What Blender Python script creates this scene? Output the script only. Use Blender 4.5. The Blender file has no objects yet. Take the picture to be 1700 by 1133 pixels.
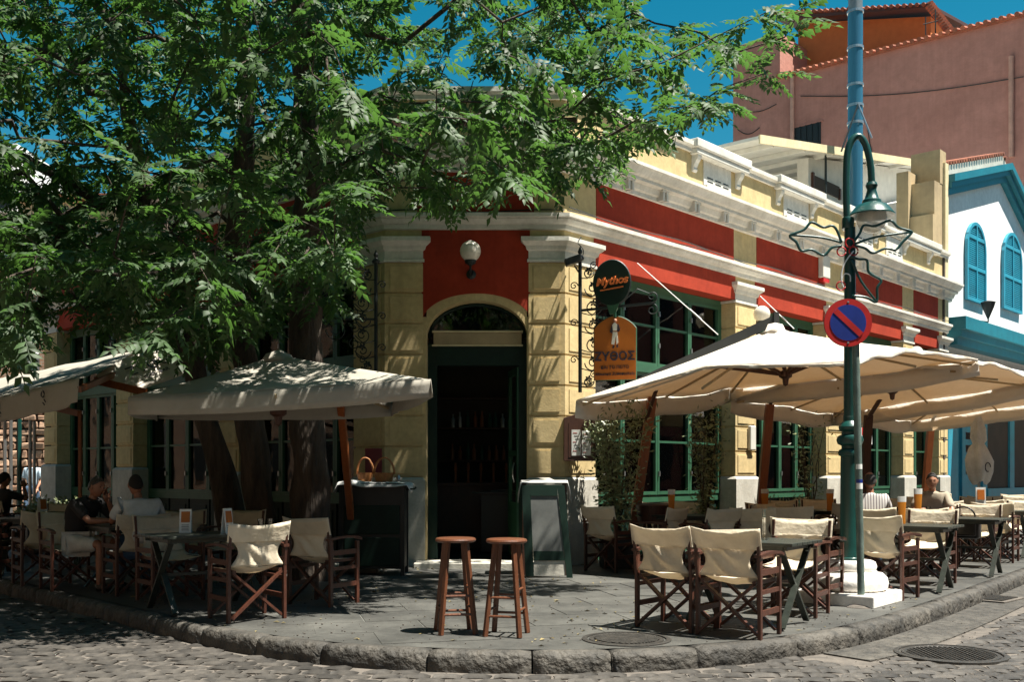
import bpy, bmesh, math, random
import numpy as np
from mathutils import Vector, Matrix, Euler
random.seed(7); rng = np.random.default_rng(7)
SC = bpy.context.scene; COL = SC.collection
R = math.radians
# ---------------------------------------------------------------- camera, light, exposure
CAMZ = 1.35; F = 1700.0
cam_d = bpy.data.cameras.new('camera'); cam = bpy.data.objects.new('camera', cam_d); COL.objects.link(cam)
cam.location = (0, 0, CAMZ); cam.rotation_euler = (R(90), 0, 0)
cam_d.sensor_width = 36; cam_d.lens = 36; cam_d.shift_y = (785-566.5)/1700; cam_d.clip_end = 2000; cam_d.clip_start = .05
SC.camera = cam
SUN = Vector((.36, -.13, .92)).normalized()
world = bpy.data.worlds.new('World'); SC.world = world; world.use_nodes = True
wn = world.node_tree.nodes; wl = world.node_tree.links; wn.clear()
wo = wn.new('ShaderNodeOutputWorld'); wb = wn.new('ShaderNodeBackground'); ws = wn.new('ShaderNodeTexSky')
ws.sky_type = 'NISHITA'; ws.sun_disc = False; ws.sun_elevation = math.asin(SUN.z); ws.sun_rotation = math.atan2(SUN.x, SUN.y)
ws.altitude = 0; ws.air_density = 1.0; ws.dust_density = .15; ws.ozone_density = 3.0
wh = wn.new('ShaderNodeHueSaturation'); wh.inputs['Saturation'].default_value = 1.44; wh.inputs['Hue'].default_value = .462; wh.inputs['Value'].default_value = .72
wl.new(ws.outputs[0], wh.inputs['Color']); wl.new(wh.outputs[0], wb.inputs[0]); wb.inputs[1].default_value = .05; wl.new(wb.outputs[0], wo.inputs[0])
sun_d = bpy.data.lights.new('sun', 'SUN'); sun_d.energy = 5.0; sun_d.angle = R(.53); sun_d.color = (1, .95, .85)
sun = bpy.data.objects.new('sun', sun_d); COL.objects.link(sun); sun.rotation_euler = SUN.to_track_quat('Z', 'Y').to_euler(); sun.location = (20, -10, 40)
SC.view_settings.view_transform = 'Standard'; SC.view_settings.look = 'None'; SC.view_settings.gamma = 1; SC.view_settings.use_curve_mapping = False
SC.view_settings.exposure = 1.55
try:
    SC.cycles.use_denoising = True; SC.cycles.max_bounces = 8; SC.cycles.transparent_max_bounces = 12
except Exception: pass

# ---------------------------------------------------------------- helpers
def P(px, py, Y): return Vector(((px-850)/F*Y, Y, CAMZ+(785-py)/F*Y))     # a point seen at a pixel, Y metres ahead
def G(px, py, z=0.0):
    Y = (CAMZ-z)*F/(py-785); return Vector(((px-850)/F*Y, Y, z))
class MB:
    def __init__(s): s.v = []; s.f = []
    def add(s, vs, fs):
        n = len(s.v); s.v += [tuple(v) for v in vs]; s.f += [tuple(i+n for i in f) for f in fs]; return s
    def hexa(s, p):   # p: 4 bottom ccw + 4 top
        return s.add(p, [(3,2,1,0),(4,5,6,7),(0,1,5,4),(1,2,6,5),(2,3,7,6),(3,0,4,7)])
    def box(s, c, d, rz=0, M=None):
        x, y, z = d[0]/2, d[1]/2, d[2]/2
        pts = [Vector(q) for q in ((-x,-y,-z),(x,-y,-z),(x,y,-z),(-x,y,-z),(-x,-y,z),(x,-y,z),(x,y,z),(-x,y,z))]
        if M is None: M = Matrix.Rotation(rz, 3, 'Z')
        c = Vector(c); return s.hexa([M @ q + c for q in pts])
    def bar(s, a, b, w, h=None, up=(0,0,1)):   # rectangular bar between two points
        a = Vector(a); b = Vector(b); h = h or w; d = (b-a).normalized(); up = Vector(up)
        if abs(d.dot(up)) > .97: up = Vector((0,1,0)) if abs(d.y) < .9 else Vector((1,0,0))
        x = d.cross(up).normalized(); z = x.cross(d).normalized(); x *= w/2; z *= h/2
        return s.hexa([a-x-z, a+x-z, b+x-z, b-x-z, a-x+z, a+x+z, b+x+z, b-x+z])
    def tube(s, pts, r, n=8, cap=True, closed=False):
        pts = [Vector(p) for p in pts]; m = len(pts); r = [r]*m if not hasattr(r, '__len__') else list(r)
        base = len(s.v); prev = None
        for i, p in enumerate(pts):
            if closed: t = pts[(i+1) % m]-pts[i-1]
            else: t = pts[min(i+1, m-1)]-pts[max(i-1, 0)]
            if t.length < 1e-9: t = Vector((0,0,1))
            t.normalize()
            if prev is None:
                u = Vector((0,0,1)) if abs(t.z) < .9 else Vector((1,0,0)); x = t.cross(u).normalized()
            else:
                x = prev - t*prev.dot(t)
                x = x.normalized() if x.length > 1e-6 else t.orthogonal().normalized()
            prev = x; y = t.cross(x)
            for k in range(n):
                a = 2*math.pi*k/n; s.v.append(tuple(p + x*math.cos(a)*r[i] + y*math.sin(a)*r[i]))
        for i in range(m if closed else m-1):
            j = (i+1) % m
            for k in range(n):
                s.f.append((base+i*n+k, base+i*n+(k+1) % n, base+j*n+(k+1) % n, base+j*n+k))
        if cap and not closed:
            s.f.append(tuple(base+k for k in range(n))[::-1]); s.f.append(tuple(base+(m-1)*n+k for k in range(n)))
        return s
    def lathe(s, c, prof, n=24, rz=0):          # prof: (r, z)
        c = Vector(c); base = len(s.v)
        for r_, z in prof:
            for k in range(n):
                a = rz+2*math.pi*k/n; s.v.append((c.x+r_*math.cos(a), c.y+r_*math.sin(a), c.z+z))
        m = len(prof)
        for i in range(m-1):
            for k in range(n): s.f.append((base+i*n+k, base+i*n+(k+1) % n, base+(i+1)*n+(k+1) % n, base+(i+1)*n+k))
        if prof[0][0] > 1e-4: s.f.append(tuple(base+k for k in range(n))[::-1])
        if prof[-1][0] > 1e-4: s.f.append(tuple(base+(m-1)*n+k for k in range(n)))
        return s
    def grid(s, nu, nv, fn):
        base = len(s.v)
        for j in range(nv+1):
            for i in range(nu+1): s.v.append(tuple(fn(i/nu, j/nv)))
        for j in range(nv):
            for i in range(nu):
                a = base+j*(nu+1)+i; s.f.append((a, a+1, a+nu+2, a+nu+1))
        return s
    def prism(s, poly, off):                    # poly: 3d points, extruded by vector off
        off = Vector(off); n = len(poly); b = len(s.v)
        s.v += [tuple(Vector(p)) for p in poly] + [tuple(Vector(p)+off) for p in poly]
        s.f.append(tuple(b+i for i in range(n))[::-1]); s.f.append(tuple(b+n+i for i in range(n)))
        for i in range(n): s.f.append((b+i, b+(i+1) % n, b+n+(i+1) % n, b+n+i))
        return s
    def sphere(s, c, r, n=16, sc=(1,1,1)):
        prof = [(max(r*math.sin(math.pi*i/(n//2)), 0.0), -r*math.cos(math.pi*i/(n//2))) for i in range(n//2+1)]
        b = len(s.v); s.lathe((0,0,0), prof, n)
        for i in range(b, len(s.v)): v = s.v[i]; s.v[i] = (v[0]*sc[0]+c[0], v[1]*sc[1]+c[1], v[2]*sc[2]+c[2])
        return s
def sweep(mb, path, prof, closed_prof=True):
    """moulding: profile (d outwards, z) run along a plan path, outward to the right of travel, mitred"""
    path = [Vector((p[0], p[1])) for p in path]; n = len(path); ms = []
    for i in range(n):
        ns = []
        if i > 0: d = (path[i]-path[i-1]).normalized(); ns.append(Vector((d.y, -d.x)))
        if i < n-1: d = (path[i+1]-path[i]).normalized(); ns.append(Vector((d.y, -d.x)))
        ms.append(ns[0] if len(ns) == 1 else (ns[0]+ns[1])/(1+ns[0].dot(ns[1])))
    k = len(prof); b = len(mb.v)
    for p, m in zip(path, ms):
        for d, z in prof: mb.v.append((p.x+m.x*d, p.y+m.y*d, z))
    for i in range(n-1):
        for j in range(k if closed_prof else k-1):
            j2 = (j+1) % k; mb.f.append((b+i*k+j, b+(i+1)*k+j, b+(i+1)*k+j2, b+i*k+j2))
    mb.f.append(tuple(b+j for j in range(k))); mb.f.append(tuple(b+(n-1)*k+j for j in range(k))[::-1])
    return mb
class Fr:
    def __init__(s, o, d, n): s.o = Vector(o); s.d = Vector(d).normalized(); s.n = Vector(n).normalized()
    def p2(s, a, dd=0): return s.o + s.d*a + s.n*dd
    def pt(s, a, dd, z): q = s.p2(a, dd); return Vector((q.x, q.y, z))
    def box(s, mb, s0, s1, d0, d1, z0, z1):
        q = [s.pt(a, b, z) for z in (z0, z1) for a, b in ((s0,d1),(s1,d1),(s1,d0),(s0,d0))]
        if s.d.x*s.n.y - s.d.y*s.n.x > 0: q = [q[3],q[2],q[1],q[0],q[7],q[6],q[5],q[4]]
        return mb.hexa(q)
    def rz(s): return math.atan2(s.d.y, s.d.x)
def obj(name, mb, mat, parent=None, smooth=False, recalc=True, bevel=0):
    if isinstance(mb, bpy.types.Mesh): me = mb
    else:
        me = bpy.data.meshes.new(name); me.from_pydata(mb.v, [], mb.f)
        if recalc:
            bm = bmesh.new(); bm.from_mesh(me)
            if recalc == 'weld': bmesh.ops.remove_doubles(bm, verts=bm.verts, dist=1e-4)
            bmesh.ops.recalc_face_normals(bm, faces=bm.faces); bm.to_mesh(me); bm.free()
        if smooth: me.polygons.foreach_set('use_smooth', [True]*len(me.polygons))
    if mat is not None and not me.materials: me.materials.append(mat)
    o = bpy.data.objects.new(name, me); COL.objects.link(o)
    if bevel:
        m = o.modifiers.new('bevel', 'BEVEL'); m.width = bevel; m.segments = 2; m.limit_method = 'ANGLE'
    if smooth == 'auto':
        for p in me.polygons: p.use_smooth = True
        try:
            me.set_sharp_from_angle(angle=R(35))
        except Exception: pass
    if parent is not None:
        o.parent = parent
        o.matrix_parent_inverse = parent.matrix_basis.inverted()
    return o
def tag(o, label=None, cat=None, group=None, kind=None):
    if label: o['label'] = label
    if cat: o['category'] = cat
    if group: o['group'] = group
    if kind: o['kind'] = kind
    return o
def thing(name, label, cat, loc=(0,0,0), rz=0, group=None):
    o = bpy.data.objects.new(name, None); COL.objects.link(o); o.location = loc; o.rotation_euler = (0,0,rz); o.empty_display_size = .2
    return tag(o, label, cat, group)
KIDS = {}
def copy_tree(o, parent=None):
    c = o.copy(); COL.objects.link(c)
    if parent is not None: c.parent = parent
    for ch in list(o.children): copy_tree(ch, c)
    return c
def place(o, loc, rz, label=None, group=None):
    o.location = loc; o.rotation_euler = (0, 0, rz)
    if label: o['label'] = label
    if group: o['group'] = group
    return o
def place_all(proto, spots, group=None):
    """spots: (x, y, rz, label[, z]); the first moves the prototype, the rest are copies with their parts"""
    out = []
    src = [proto]
    for i in range(1, len(spots)): src.append(copy_tree(proto))
    for o, sp in zip(src, spots):
        place(o, (sp[0], sp[1], sp[4] if len(sp) > 4 else 0), sp[2], sp[3], group); out.append(o)
    return out
def text_obj(name, body, size, loc, rot, mat, parent=None, extrude=.004, align='CENTER', shear=0, off=0):
    c = bpy.data.curves.new(name, 'FONT'); c.body = body; c.size = size; c.extrude = extrude; c.align_x = align; c.align_y = 'CENTER'; c.shear = shear; c.offset = off
    tmp = bpy.data.objects.new(name+'_curve', c); COL.objects.link(tmp); bpy.context.view_layer.update()
    me = bpy.data.meshes.new_from_object(tmp.evaluated_get(bpy.context.evaluated_depsgraph_get())); bpy.data.objects.remove(tmp); me.materials.clear(); me.materials.append(mat)
    o = bpy.data.objects.new(name, me); COL.objects.link(o); o.rotation_euler = rot; o.location = loc
    if parent is not None: o.parent = parent; o.matrix_parent_inverse = parent.matrix_basis.inverted()
    return o

# ---------------------------------------------------------------- materials
def pm(name, c1, c2=None, scale=6, rough=.7, bump=0, bscale=60, metal=0, trans=0, spec=.5, stretch=(1,1,1), rand=0, island=0, detail=6, alpha=None, fine=.12, streak=0, transm=0, tcol=None, bdist=.01, world=False, stain=0):
    m = bpy.data.materials.new(name); m.use_nodes = True; nt = m.node_tree; N = nt.nodes; L = nt.links; N.clear()
    out = N.new('ShaderNodeOutputMaterial'); b = N.new('ShaderNodeBsdfPrincipled')
    b.inputs['Roughness'].default_value = rough; b.inputs['Metallic'].default_value = metal; b.inputs['Specular IOR Level'].default_value = spec
    tc = N.new('ShaderNodeTexCoord'); mp = N.new('ShaderNodeMapping'); mp.inputs['Scale'].default_value = stretch; L.new(N.new('ShaderNodeNewGeometry').outputs['Position'] if world else tc.outputs['Object'], mp.inputs[0])
    c1 = (*c1, 1); c2 = (*(c2 or tuple(x*.75 for x in c1[:3])), 1)
    n1 = N.new('ShaderNodeTexNoise'); n1.inputs['Scale'].default_value = scale; n1.inputs['Detail'].default_value = detail; n1.inputs['Roughness'].default_value = .6; L.new(mp.outputs[0], n1.inputs['Vector'])
    rp = N.new('ShaderNodeValToRGB'); rp.color_ramp.elements[0].position = .35; rp.color_ramp.elements[1].position = .68
    rp.color_ramp.elements[0].color = c1; rp.color_ramp.elements[1].color = c2; L.new(n1.outputs[0], rp.inputs[0]); col = rp.outputs[0]
    def mult(colsock, valsock, lo, hi):
        mr = N.new('ShaderNodeMapRange'); mr.inputs[3].default_value = lo; mr.inputs[4].default_value = hi; L.new(valsock, mr.inputs[0])
        mx = N.new('ShaderNodeMix'); mx.data_type = 'RGBA'; mx.blend_type = 'MULTIPLY'; mx.inputs[0].default_value = 1
        L.new(colsock, mx.inputs[6]); L.new(mr.outputs[0], mx.inputs[7]); return mx.outputs[2]
    if fine:
        n2 = N.new('ShaderNodeTexNoise'); n2.inputs['Scale'].default_value = scale*9; n2.inputs['Detail'].default_value = 4; L.new(mp.outputs[0], n2.inputs['Vector'])
        col = mult(col, n2.outputs[0], 1-fine*1.6, 1+fine*1.2)
    if streak:   # rain streaks: noise stretched down the wall
        ms = N.new('ShaderNodeMapping'); ms.inputs['Scale'].default_value = (9, 9, .7); L.new(tc.outputs['Object'], ms.inputs[0])
        n3 = N.new('ShaderNodeTexNoise'); n3.inputs['Scale'].default_value = 1; n3.inputs['Detail'].default_value = 5; L.new(ms.outputs[0], n3.inputs['Vector'])
        col = mult(col, n3.outputs[0], 1-streak*1.5, 1+streak)
    if stain:
        n4 = N.new('ShaderNodeTexNoise'); n4.inputs['Scale'].default_value = .9; n4.inputs['Detail'].default_value = 9; n4.inputs['Roughness'].default_value = .72; L.new(mp.outputs[0], n4.inputs['Vector'])
        r4 = N.new('ShaderNodeMapRange'); r4.inputs[1].default_value = .38; r4.inputs[2].default_value = .62; L.new(n4.outputs[0], r4.inputs[0]); col = mult(col, r4.outputs[0], 1-stain, 1+stain*.6)
    if rand:
        oi = N.new('ShaderNodeObjectInfo'); col = mult(col, oi.outputs['Random'], 1-rand, 1+rand)
    if island:
        ge = N.new('ShaderNodeNewGeometry'); col = mult(col, ge.outputs['Random Per Island'], 1-island, 1+island)
    L.new(col, b.inputs['Base Color'])
    if bump:
        nb = N.new('ShaderNodeTexNoise'); nb.inputs['Scale'].default_value = bscale; nb.inputs['Detail'].default_value = 5; L.new(mp.outputs[0], nb.inputs['Vector'])
        bp = N.new('ShaderNodeBump'); bp.inputs['Strength'].default_value = bump; bp.inputs['Distance'].default_value = bdist; L.new(nb.outputs[0], bp.inputs['Height']); L.new(bp.outputs[0], b.inputs['Normal'])
    if alpha is not None: b.inputs['Alpha'].default_value = alpha
    if transm: b.inputs['Transmission Weight'].default_value = transm
    if trans:
        t = N.new('ShaderNodeBsdfTranslucent')
        if tcol: t.inputs[0].default_value = (*tcol, 1)
        else: L.new(col, t.inputs[0])
        mx = N.new('ShaderNodeMixShader'); mx.inputs[0].default_value = trans; L.new(b.outputs[0], mx.inputs[1]); L.new(t.outputs[0], mx.inputs[2]); L.new(mx.outputs[0], out.inputs[0])
    else: L.new(b.outputs[0], out.inputs[0])
    return m
def glassmat(name, tint=(.75,.85,.8), refl=.12):
    m = bpy.data.materials.new(name); m.use_nodes = True; nt = m.node_tree; N = nt.nodes; L = nt.links; N.clear()
    out = N.new('ShaderNodeOutputMaterial'); t = N.new('ShaderNodeBsdfTransparent'); t.inputs[0].default_value = (*tint, 1)
    g = N.new('ShaderNodeBsdfGlossy'); g.inputs['Roughness'].default_value = .03; fr = N.new('ShaderNodeFresnel'); fr.inputs[0].default_value = 1.5
    tc = N.new('ShaderNodeTexCoord'); nz = N.new('ShaderNodeTexNoise'); nz.inputs['Scale'].default_value = 1.5; L.new(tc.outputs['Object'], nz.inputs['Vector'])
    bp = N.new('ShaderNodeBump'); bp.inputs['Strength'].default_value = .08; bp.inputs['Distance'].default_value = .05; L.new(nz.outputs[0], bp.inputs['Height']); L.new(bp.outputs[0], g.inputs['Normal'])
    ad = N.new('ShaderNodeMath'); ad.operation = 'ADD'; ad.use_clamp = True; ad.inputs[1].default_value = refl; L.new(fr.outputs[0], ad.inputs[0])
    mx = N.new('ShaderNodeMixShader'); L.new(ad.outputs[0], mx.inputs[0]); L.new(t.outputs[0], mx.inputs[1]); L.new(g.outputs[0], mx.inputs[2]); L.new(mx.outputs[0], out.inputs[0])
    return m
M = dict(
 yellow=pm('ochre_plaster', (.57,.445,.235), (.50,.38,.19), 1.6, .85, .25, 30, streak=.14, stain=.10, spec=.2),
 cream=pm('cream_plaster', (.68,.575,.36), (.60,.50,.30), 1.2, .85, .2, 30, streak=.14, stain=.10, spec=.2),
 red=pm('red_plaster', (.35,.040,.017), (.28,.030,.013), 1.5, .8, .2, 40, streak=.14, stain=.12, spec=.2),
 white=pm('white_moulding', (.66,.64,.58), (.52,.50,.44), 2.5, .75, .25, 40, streak=.14, spec=.2),
 plinth=pm('plinth_stone', (.50,.48,.42), (.38,.36,.31), 3, .8, .4, 25, streak=.15, spec=.2),
 green=pm('green_paint', (.028,.10,.052), (.02,.075,.04), 5, .5, .1, 50),
 dgreen=pm('dark_green_paint', (.006,.022,.014), (.004,.014,.010), 5, .55, .1, 50, spec=.25),
 glass=glassmat('window_glass', (.50,.56,.53), .0),
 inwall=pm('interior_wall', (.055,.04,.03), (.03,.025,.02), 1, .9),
 wood=pm('red_brown_wood', (.075,.024,.013), (.036,.012,.007), 9, .42, .25, 40, stretch=(6,6,1), rand=.25),
 stoolw=pm('stool_wood', (.135,.047,.020), (.075,.026,.011), 9, .4, .25, 40, stretch=(5,5,1), rand=.15),
 mast=pm('orange_wood', (.30,.085,.022), (.20,.055,.015), 6, .4, .15, 40, stretch=(6,6,1)),
 dwood=pm('dark_wood', (.075,.028,.014), (.045,.016,.009), 9, .5, .2, 40, stretch=(5,5,1)),
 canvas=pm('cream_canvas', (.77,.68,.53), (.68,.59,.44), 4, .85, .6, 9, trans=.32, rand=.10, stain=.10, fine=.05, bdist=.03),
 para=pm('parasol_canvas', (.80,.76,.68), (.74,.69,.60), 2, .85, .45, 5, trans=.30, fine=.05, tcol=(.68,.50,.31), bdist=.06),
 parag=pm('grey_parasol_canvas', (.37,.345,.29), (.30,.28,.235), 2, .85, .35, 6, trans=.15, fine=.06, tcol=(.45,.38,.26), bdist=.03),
 charcoal=pm('charcoal_fabric', (.03,.032,.03), None, 6, .8),
 table=pm('dark_table_wood', (.030,.036,.028), (.016,.019,.015), 6, .38, .2, 40, stretch=(1,6,1), rand=.15),
 black=pm('black_paint', (.012,.014,.013), None, 5, .5),
 iron=pm('wrought_iron', (.02,.026,.026), None, 10, .5, .2, 80, metal=.3),
 lampg=pm('lamp_green_enamel', (.006,.055,.046), (.005,.040,.034), 4, .33, .1, 60, spec=.6),
 polegrey=pm('grey_green_pole', (.14,.19,.165), (.085,.125,.11), 7, .5, .3, 60, metal=.2),
 marble=pm('white_marble', (.80,.77,.72), (.62,.58,.53), 5, .55, .3, 40),
 bark=pm('bark', (.095,.07,.052), (.035,.027,.021), 3, .95, 1.0, 8, stretch=(3,3,.6), bdist=.06),
 leaf=pm('leaf_green', (.052,.095,.034), (.028,.058,.020), .8, .58, 0, trans=.36, island=.45, fine=0, tcol=(.10,.23,.038), spec=.45),
 leafo=pm('lightened_olive_leaf', (.27,.30,.16), (.15,.19,.09), 3, .4, 0, trans=.25, island=.4, fine=0),  # leaf colour lightened to stand in for sun on the potted trees
 cobble=pm('cobble_stone', (.072,.064,.055), (.034,.031,.028), 7, .6, .6, 26, rand=.35, island=.0, bdist=.012, world=True, stain=.3),
 cobbles=pm('cobble_stone_far', (.072,.064,.055), (.034,.031,.028), 7, .6, .6, 26, island=.35, bdist=.012, world=True, stain=.3),
 mortar=pm('pale_mortar', (.130,.112,.094), (.068,.060,.052), 8, .95, .8, 40),
 slab=pm('pavement_slab', (.076,.075,.067), (.043,.043,.039), 1.6, .6, .45, 30, rand=.14, world=True, stain=.38),
 joint=pm('pavement_joint', (.14,.14,.125), None, 8, .9, .3, 60),
 kerb=pm('kerb_stone', (.085,.076,.063), (.028,.026,.022), 7, .75, 1.0, 16, rand=.25, bdist=.04, world=True, stain=.3),
 cast=pm('cast_iron', (.06,.056,.05), (.035,.033,.03), 20, .5, .4, 120, metal=.4),
 steel=pm('steel', (.45,.45,.45), None, 9, .35, metal=.8),
 globe=pm('frosted_globe', (.82,.78,.68), (.76,.72,.62), 4, .25, 0, trans=.3),
 clear=glassmat('clear_glass', (.93,.95,.94), .06),
 orange=pm('orange_sign_paint', (.42,.12,.010), (.34,.09,.008), 4, .45, .1, 60, fine=.06),
 orangel=pm('orange_letter', (.80,.20,.05), None, 5, .4),
 navy=pm('dark_letter', (.03,.022,.035), None, 5, .5),
 figw=pm('figure_white', (.72,.68,.58), None, 9, .6),
 signred=pm('sign_red', (.46,.018,.015), None, 6, .4, fine=.04),
 signblue=pm('sign_blue', (.010,.030,.22), None, 6, .4, fine=.04),
 paper=pm('paper', (.74,.74,.70), None, 8, .7, fine=.04),
 cloth=pm('white_cloth', (.66,.66,.64), None, 8, .9, .3, 20, trans=.1),
 wicker=pm('wicker', (.42,.17,.045), (.28,.10,.03), 30, .6, .6, 90),
 pink=pm('pink_plaster', (.44,.215,.17), (.39,.185,.145), .35, .9, .4, 6, streak=.10, stain=.09, bdist=.05, spec=.2),
 orangew=pm('terracotta_plaster', (.50,.17,.06), (.44,.14,.05), .5, .9, .3, 6, spec=.2),
 tile=pm('roof_tile', (.34,.105,.05), (.20,.065,.035), 3, .8, .3, 20, rand=.3),
 bwhite=pm('whitewash', (.78,.78,.76), (.70,.70,.69), 1, .85, .25, 12, streak=.07, stain=.05, spec=.2),
 offwhite=pm('panel_white', (.60,.58,.52), (.52,.50,.44), .6, .7, .1, 10, streak=.08, spec=.2),
 teal=pm('teal_paint', (.010,.155,.20), (.008,.12,.16), 3, .45, .1, 30),
 bblue=pm('bright_blue_paint', (.02,.27,.38), (.03,.20,.28), 3, .45, .1, 30),
 tan=pm('tan_plaster', (.47,.36,.21), (.33,.25,.15), .8, .9, .4, 12, streak=.15, spec=.2),
 brick=None, stone=pm('rubble_stone', (.50,.33,.22), (.30,.16,.10), 3, .9, .6, 14, rand=.35),
 bluepipe=pm('blue_sleeve', (.035,.125,.19), (.03,.10,.16), 2, .2, spec=.7, stretch=(8,8,.3)),
 greypipe=pm('grey_pipe', (.20,.22,.23), None, 3, .4, metal=.4),
 pipepink=pm('pink_pipe', (.55,.30,.22), None, 4, .5),
 skin=pm('skin', (.42,.21,.13), (.36,.17,.10), 6, .5),
 skind=pm('skin_tanned', (.28,.125,.07), (.24,.10,.06), 6, .5),
 hair=pm('dark_hair', (.012,.009,.007), None, 40, .8, .6, 90),
 hairg=pm('greying_hair', (.05,.045,.04), (.02,.018,.016), 40, .6, .6, 90),
 shirtw=pm('pale_shirt', (.52,.56,.58), None, 8, .85, .4, 12, fine=.04),
 shirtk=pm('black_shirt', (.016,.015,.016), None, 8, .85, .4, 12),
 shirtb=pm('beige_shirt', (.33,.28,.21), (.26,.22,.16), 10, .85, .4, 12),
 shirtlb=pm('light_blue_shirt', (.50,.64,.74), None, 8, .85, .3, 12),
 jeans=pm('blue_jeans', (.05,.09,.15), None, 10, .85),
 shorts=pm('pale_shorts', (.50,.50,.46), (.40,.40,.38), 10, .85),
 leather=pm('black_leather', (.012,.011,.011), None, 10, .35, .3, 50),
 beer=pm('amber_card', (.70,.27,.03), (.60,.2,.02), 6, .4, trans=.3, fine=.04),
 awn=pm('white_awning', (.78,.77,.73), None, 4, .85, .2, 10, trans=.2),
 milky=pm('milky_glass', (.72,.70,.62), None, 5, .2, alpha=.5, spec=.8),
 board=pm('grey_board', (.15,.155,.145), (.09,.095,.09), 2, .6, streak=.15),
 maroon=pm('maroon_sheet', (.16,.012,.015), None, 5, .6),
)
def stripemat():
    m = pm('striped_shirt', (.45,.43,.42), (.42,.40,.38), 8, .85); nt = m.node_tree; N = nt.nodes; L = nt.links
    b = [n for n in N if n.type == 'BSDF_PRINCIPLED'][0]; tc = [n for n in N if n.type == 'TEX_COORD'][0]
    w = N.new('ShaderNodeTexWave'); w.inputs['Scale'].default_value = 9; w.bands_direction = 'X'; L.new(tc.outputs['Object'], w.inputs['Vector'])
    r = N.new('ShaderNodeValToRGB'); r.color_ramp.elements[0].color = (.10,.08,.09,1); r.color_ramp.elements[0].position = .12; r.color_ramp.elements[1].position = .3; r.color_ramp.elements[1].color = (.46,.44,.42,1)
    L.new(w.outputs[0], r.inputs[0]); L.new(r.outputs[0], b.inputs['Base Color']); return m
M['stripe'] = stripemat()
def brickmat():
    m = pm('brickwork', (.40,.24,.15), (.28,.15,.09), 2, .9); nt = m.node_tree; N = nt.nodes; L = nt.links
    b = [n for n in N if n.type == 'BSDF_PRINCIPLED'][0]; tc = [n for n in N if n.type == 'TEX_COORD'][0]
    mp = N.new('ShaderNodeMapping'); mp.inputs['Rotation'].default_value = (R(90), 0, 0); L.new(tc.outputs['Object'], mp.inputs[0])
    t = N.new('ShaderNodeTexBrick'); t.inputs['Scale'].default_value = 2.2; t.inputs['Color1'].default_value = (.46,.27,.16,1); t.inputs['Color2'].default_value = (.34,.17,.10,1); t.inputs['Mortar'].default_value = (.40,.34,.27,1)
    L.new(mp.outputs[0], t.inputs['Vector']); L.new(t.outputs[0], b.inputs['Base Color']); return m
M['brick'] = brickmat()
# ---------------------------------------------------------------- ground, road, pavement, kerb
KZ = .14
gm = MB(); gm.add([(-600,-200,-.22),(600,-200,-.22),(600,1200,-.22),(-600,1200,-.22)], [(0,1,2,3)])
tag(obj('ground', gm, M['mortar']), kind='structure')
rd = MB(); rd.add([(-60,-5,-KZ-.017),(60,-5,-KZ-.017),(60,90,-KZ-.017),(-60,90,-KZ-.017)], [(0,1,2,3)])
road = tag(obj('road', rd, M['mortar']), kind='structure')
kpx = [(-900,900),(-560,913),(-300,928),(-120,946),(-30,958),(21,968),(80,984),(141,998),(200,1011),(247,1022),(290,1034),(323,1042),(381,1052),(440,1062),(500,1070),(575,1076),(650,1080),(725,1083),(800,1085),(875,1086),(950,1086),(1025,1084),(1100,1081),(1165,1077),(1230,1072),(1300,1065),(1365,1057),(1410,1048),(1450,1038),(1495,1026),(1534,1013),(1580,998),(1620,983),(1660,967),(1700,951),(1760,930),(1840,905),(1930,880)]
kp = [G(*q).to_2d() for q in kpx]
# smooth and resample the kerb line
def resample(pts, step):
    out = [pts[0].copy()]; acc = 0
    for a, b in zip(pts, pts[1:]):
        L_ = (b-a).length; t = step-acc
        while t <= L_: out.append(a+(b-a)*(t/L_)); t += step
        acc = L_-(t-step)
    return out
for _ in range(2):
    q = [kp[0]]
    for i in range(1, len(kp)-1): q.append(kp[i]*.5+(kp[i-1]+kp[i+1])*.25)
    q.append(kp[-1]); kp = q
kfine = resample(kp, .10)
KW = .17
def knorm(i, pts): # inward (towards the building)
    a = pts[max(i-1, 0)]; b = pts[min(i+1, len(pts)-1)]; d = (b-a).normalized(); return Vector((-d.y, d.x))
inner = [kfine[i]+knorm(i, kfine)*KW for i in range(len(kfine))]
ends = [Vector((40, 95)), Vector((-45, 95)), Vector((-30, 35))]
pv = MB(); poly = [(p.x, p.y, -.006) for p in inner] + [(p.x, p.y, -.006) for p in ends]
pv.add(poly, [tuple(range(len(poly)))])
pavement = tag(obj('pavement', pv, M['joint']), kind='structure')
PA = np.array([(p.x, p.y) for p in inner]+[(p.x, p.y) for p in ends])
PO = np.array([(p.x, p.y) for p in kfine]+[(p.x, p.y) for p in ends])
def inside(x, y, A):
    x = np.asarray(x); y = np.asarray(y); c = np.zeros(x.shape, bool); n = len(A); j = n-1
    for i in range(n):
        xi, yi = A[i]; xj, yj = A[j]
        m = ((yi > y) != (yj > y)) & (x < (xj-xi)*(y-yi)/(yj-yi+1e-12)+xi); c ^= m; j = i
    return c
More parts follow.
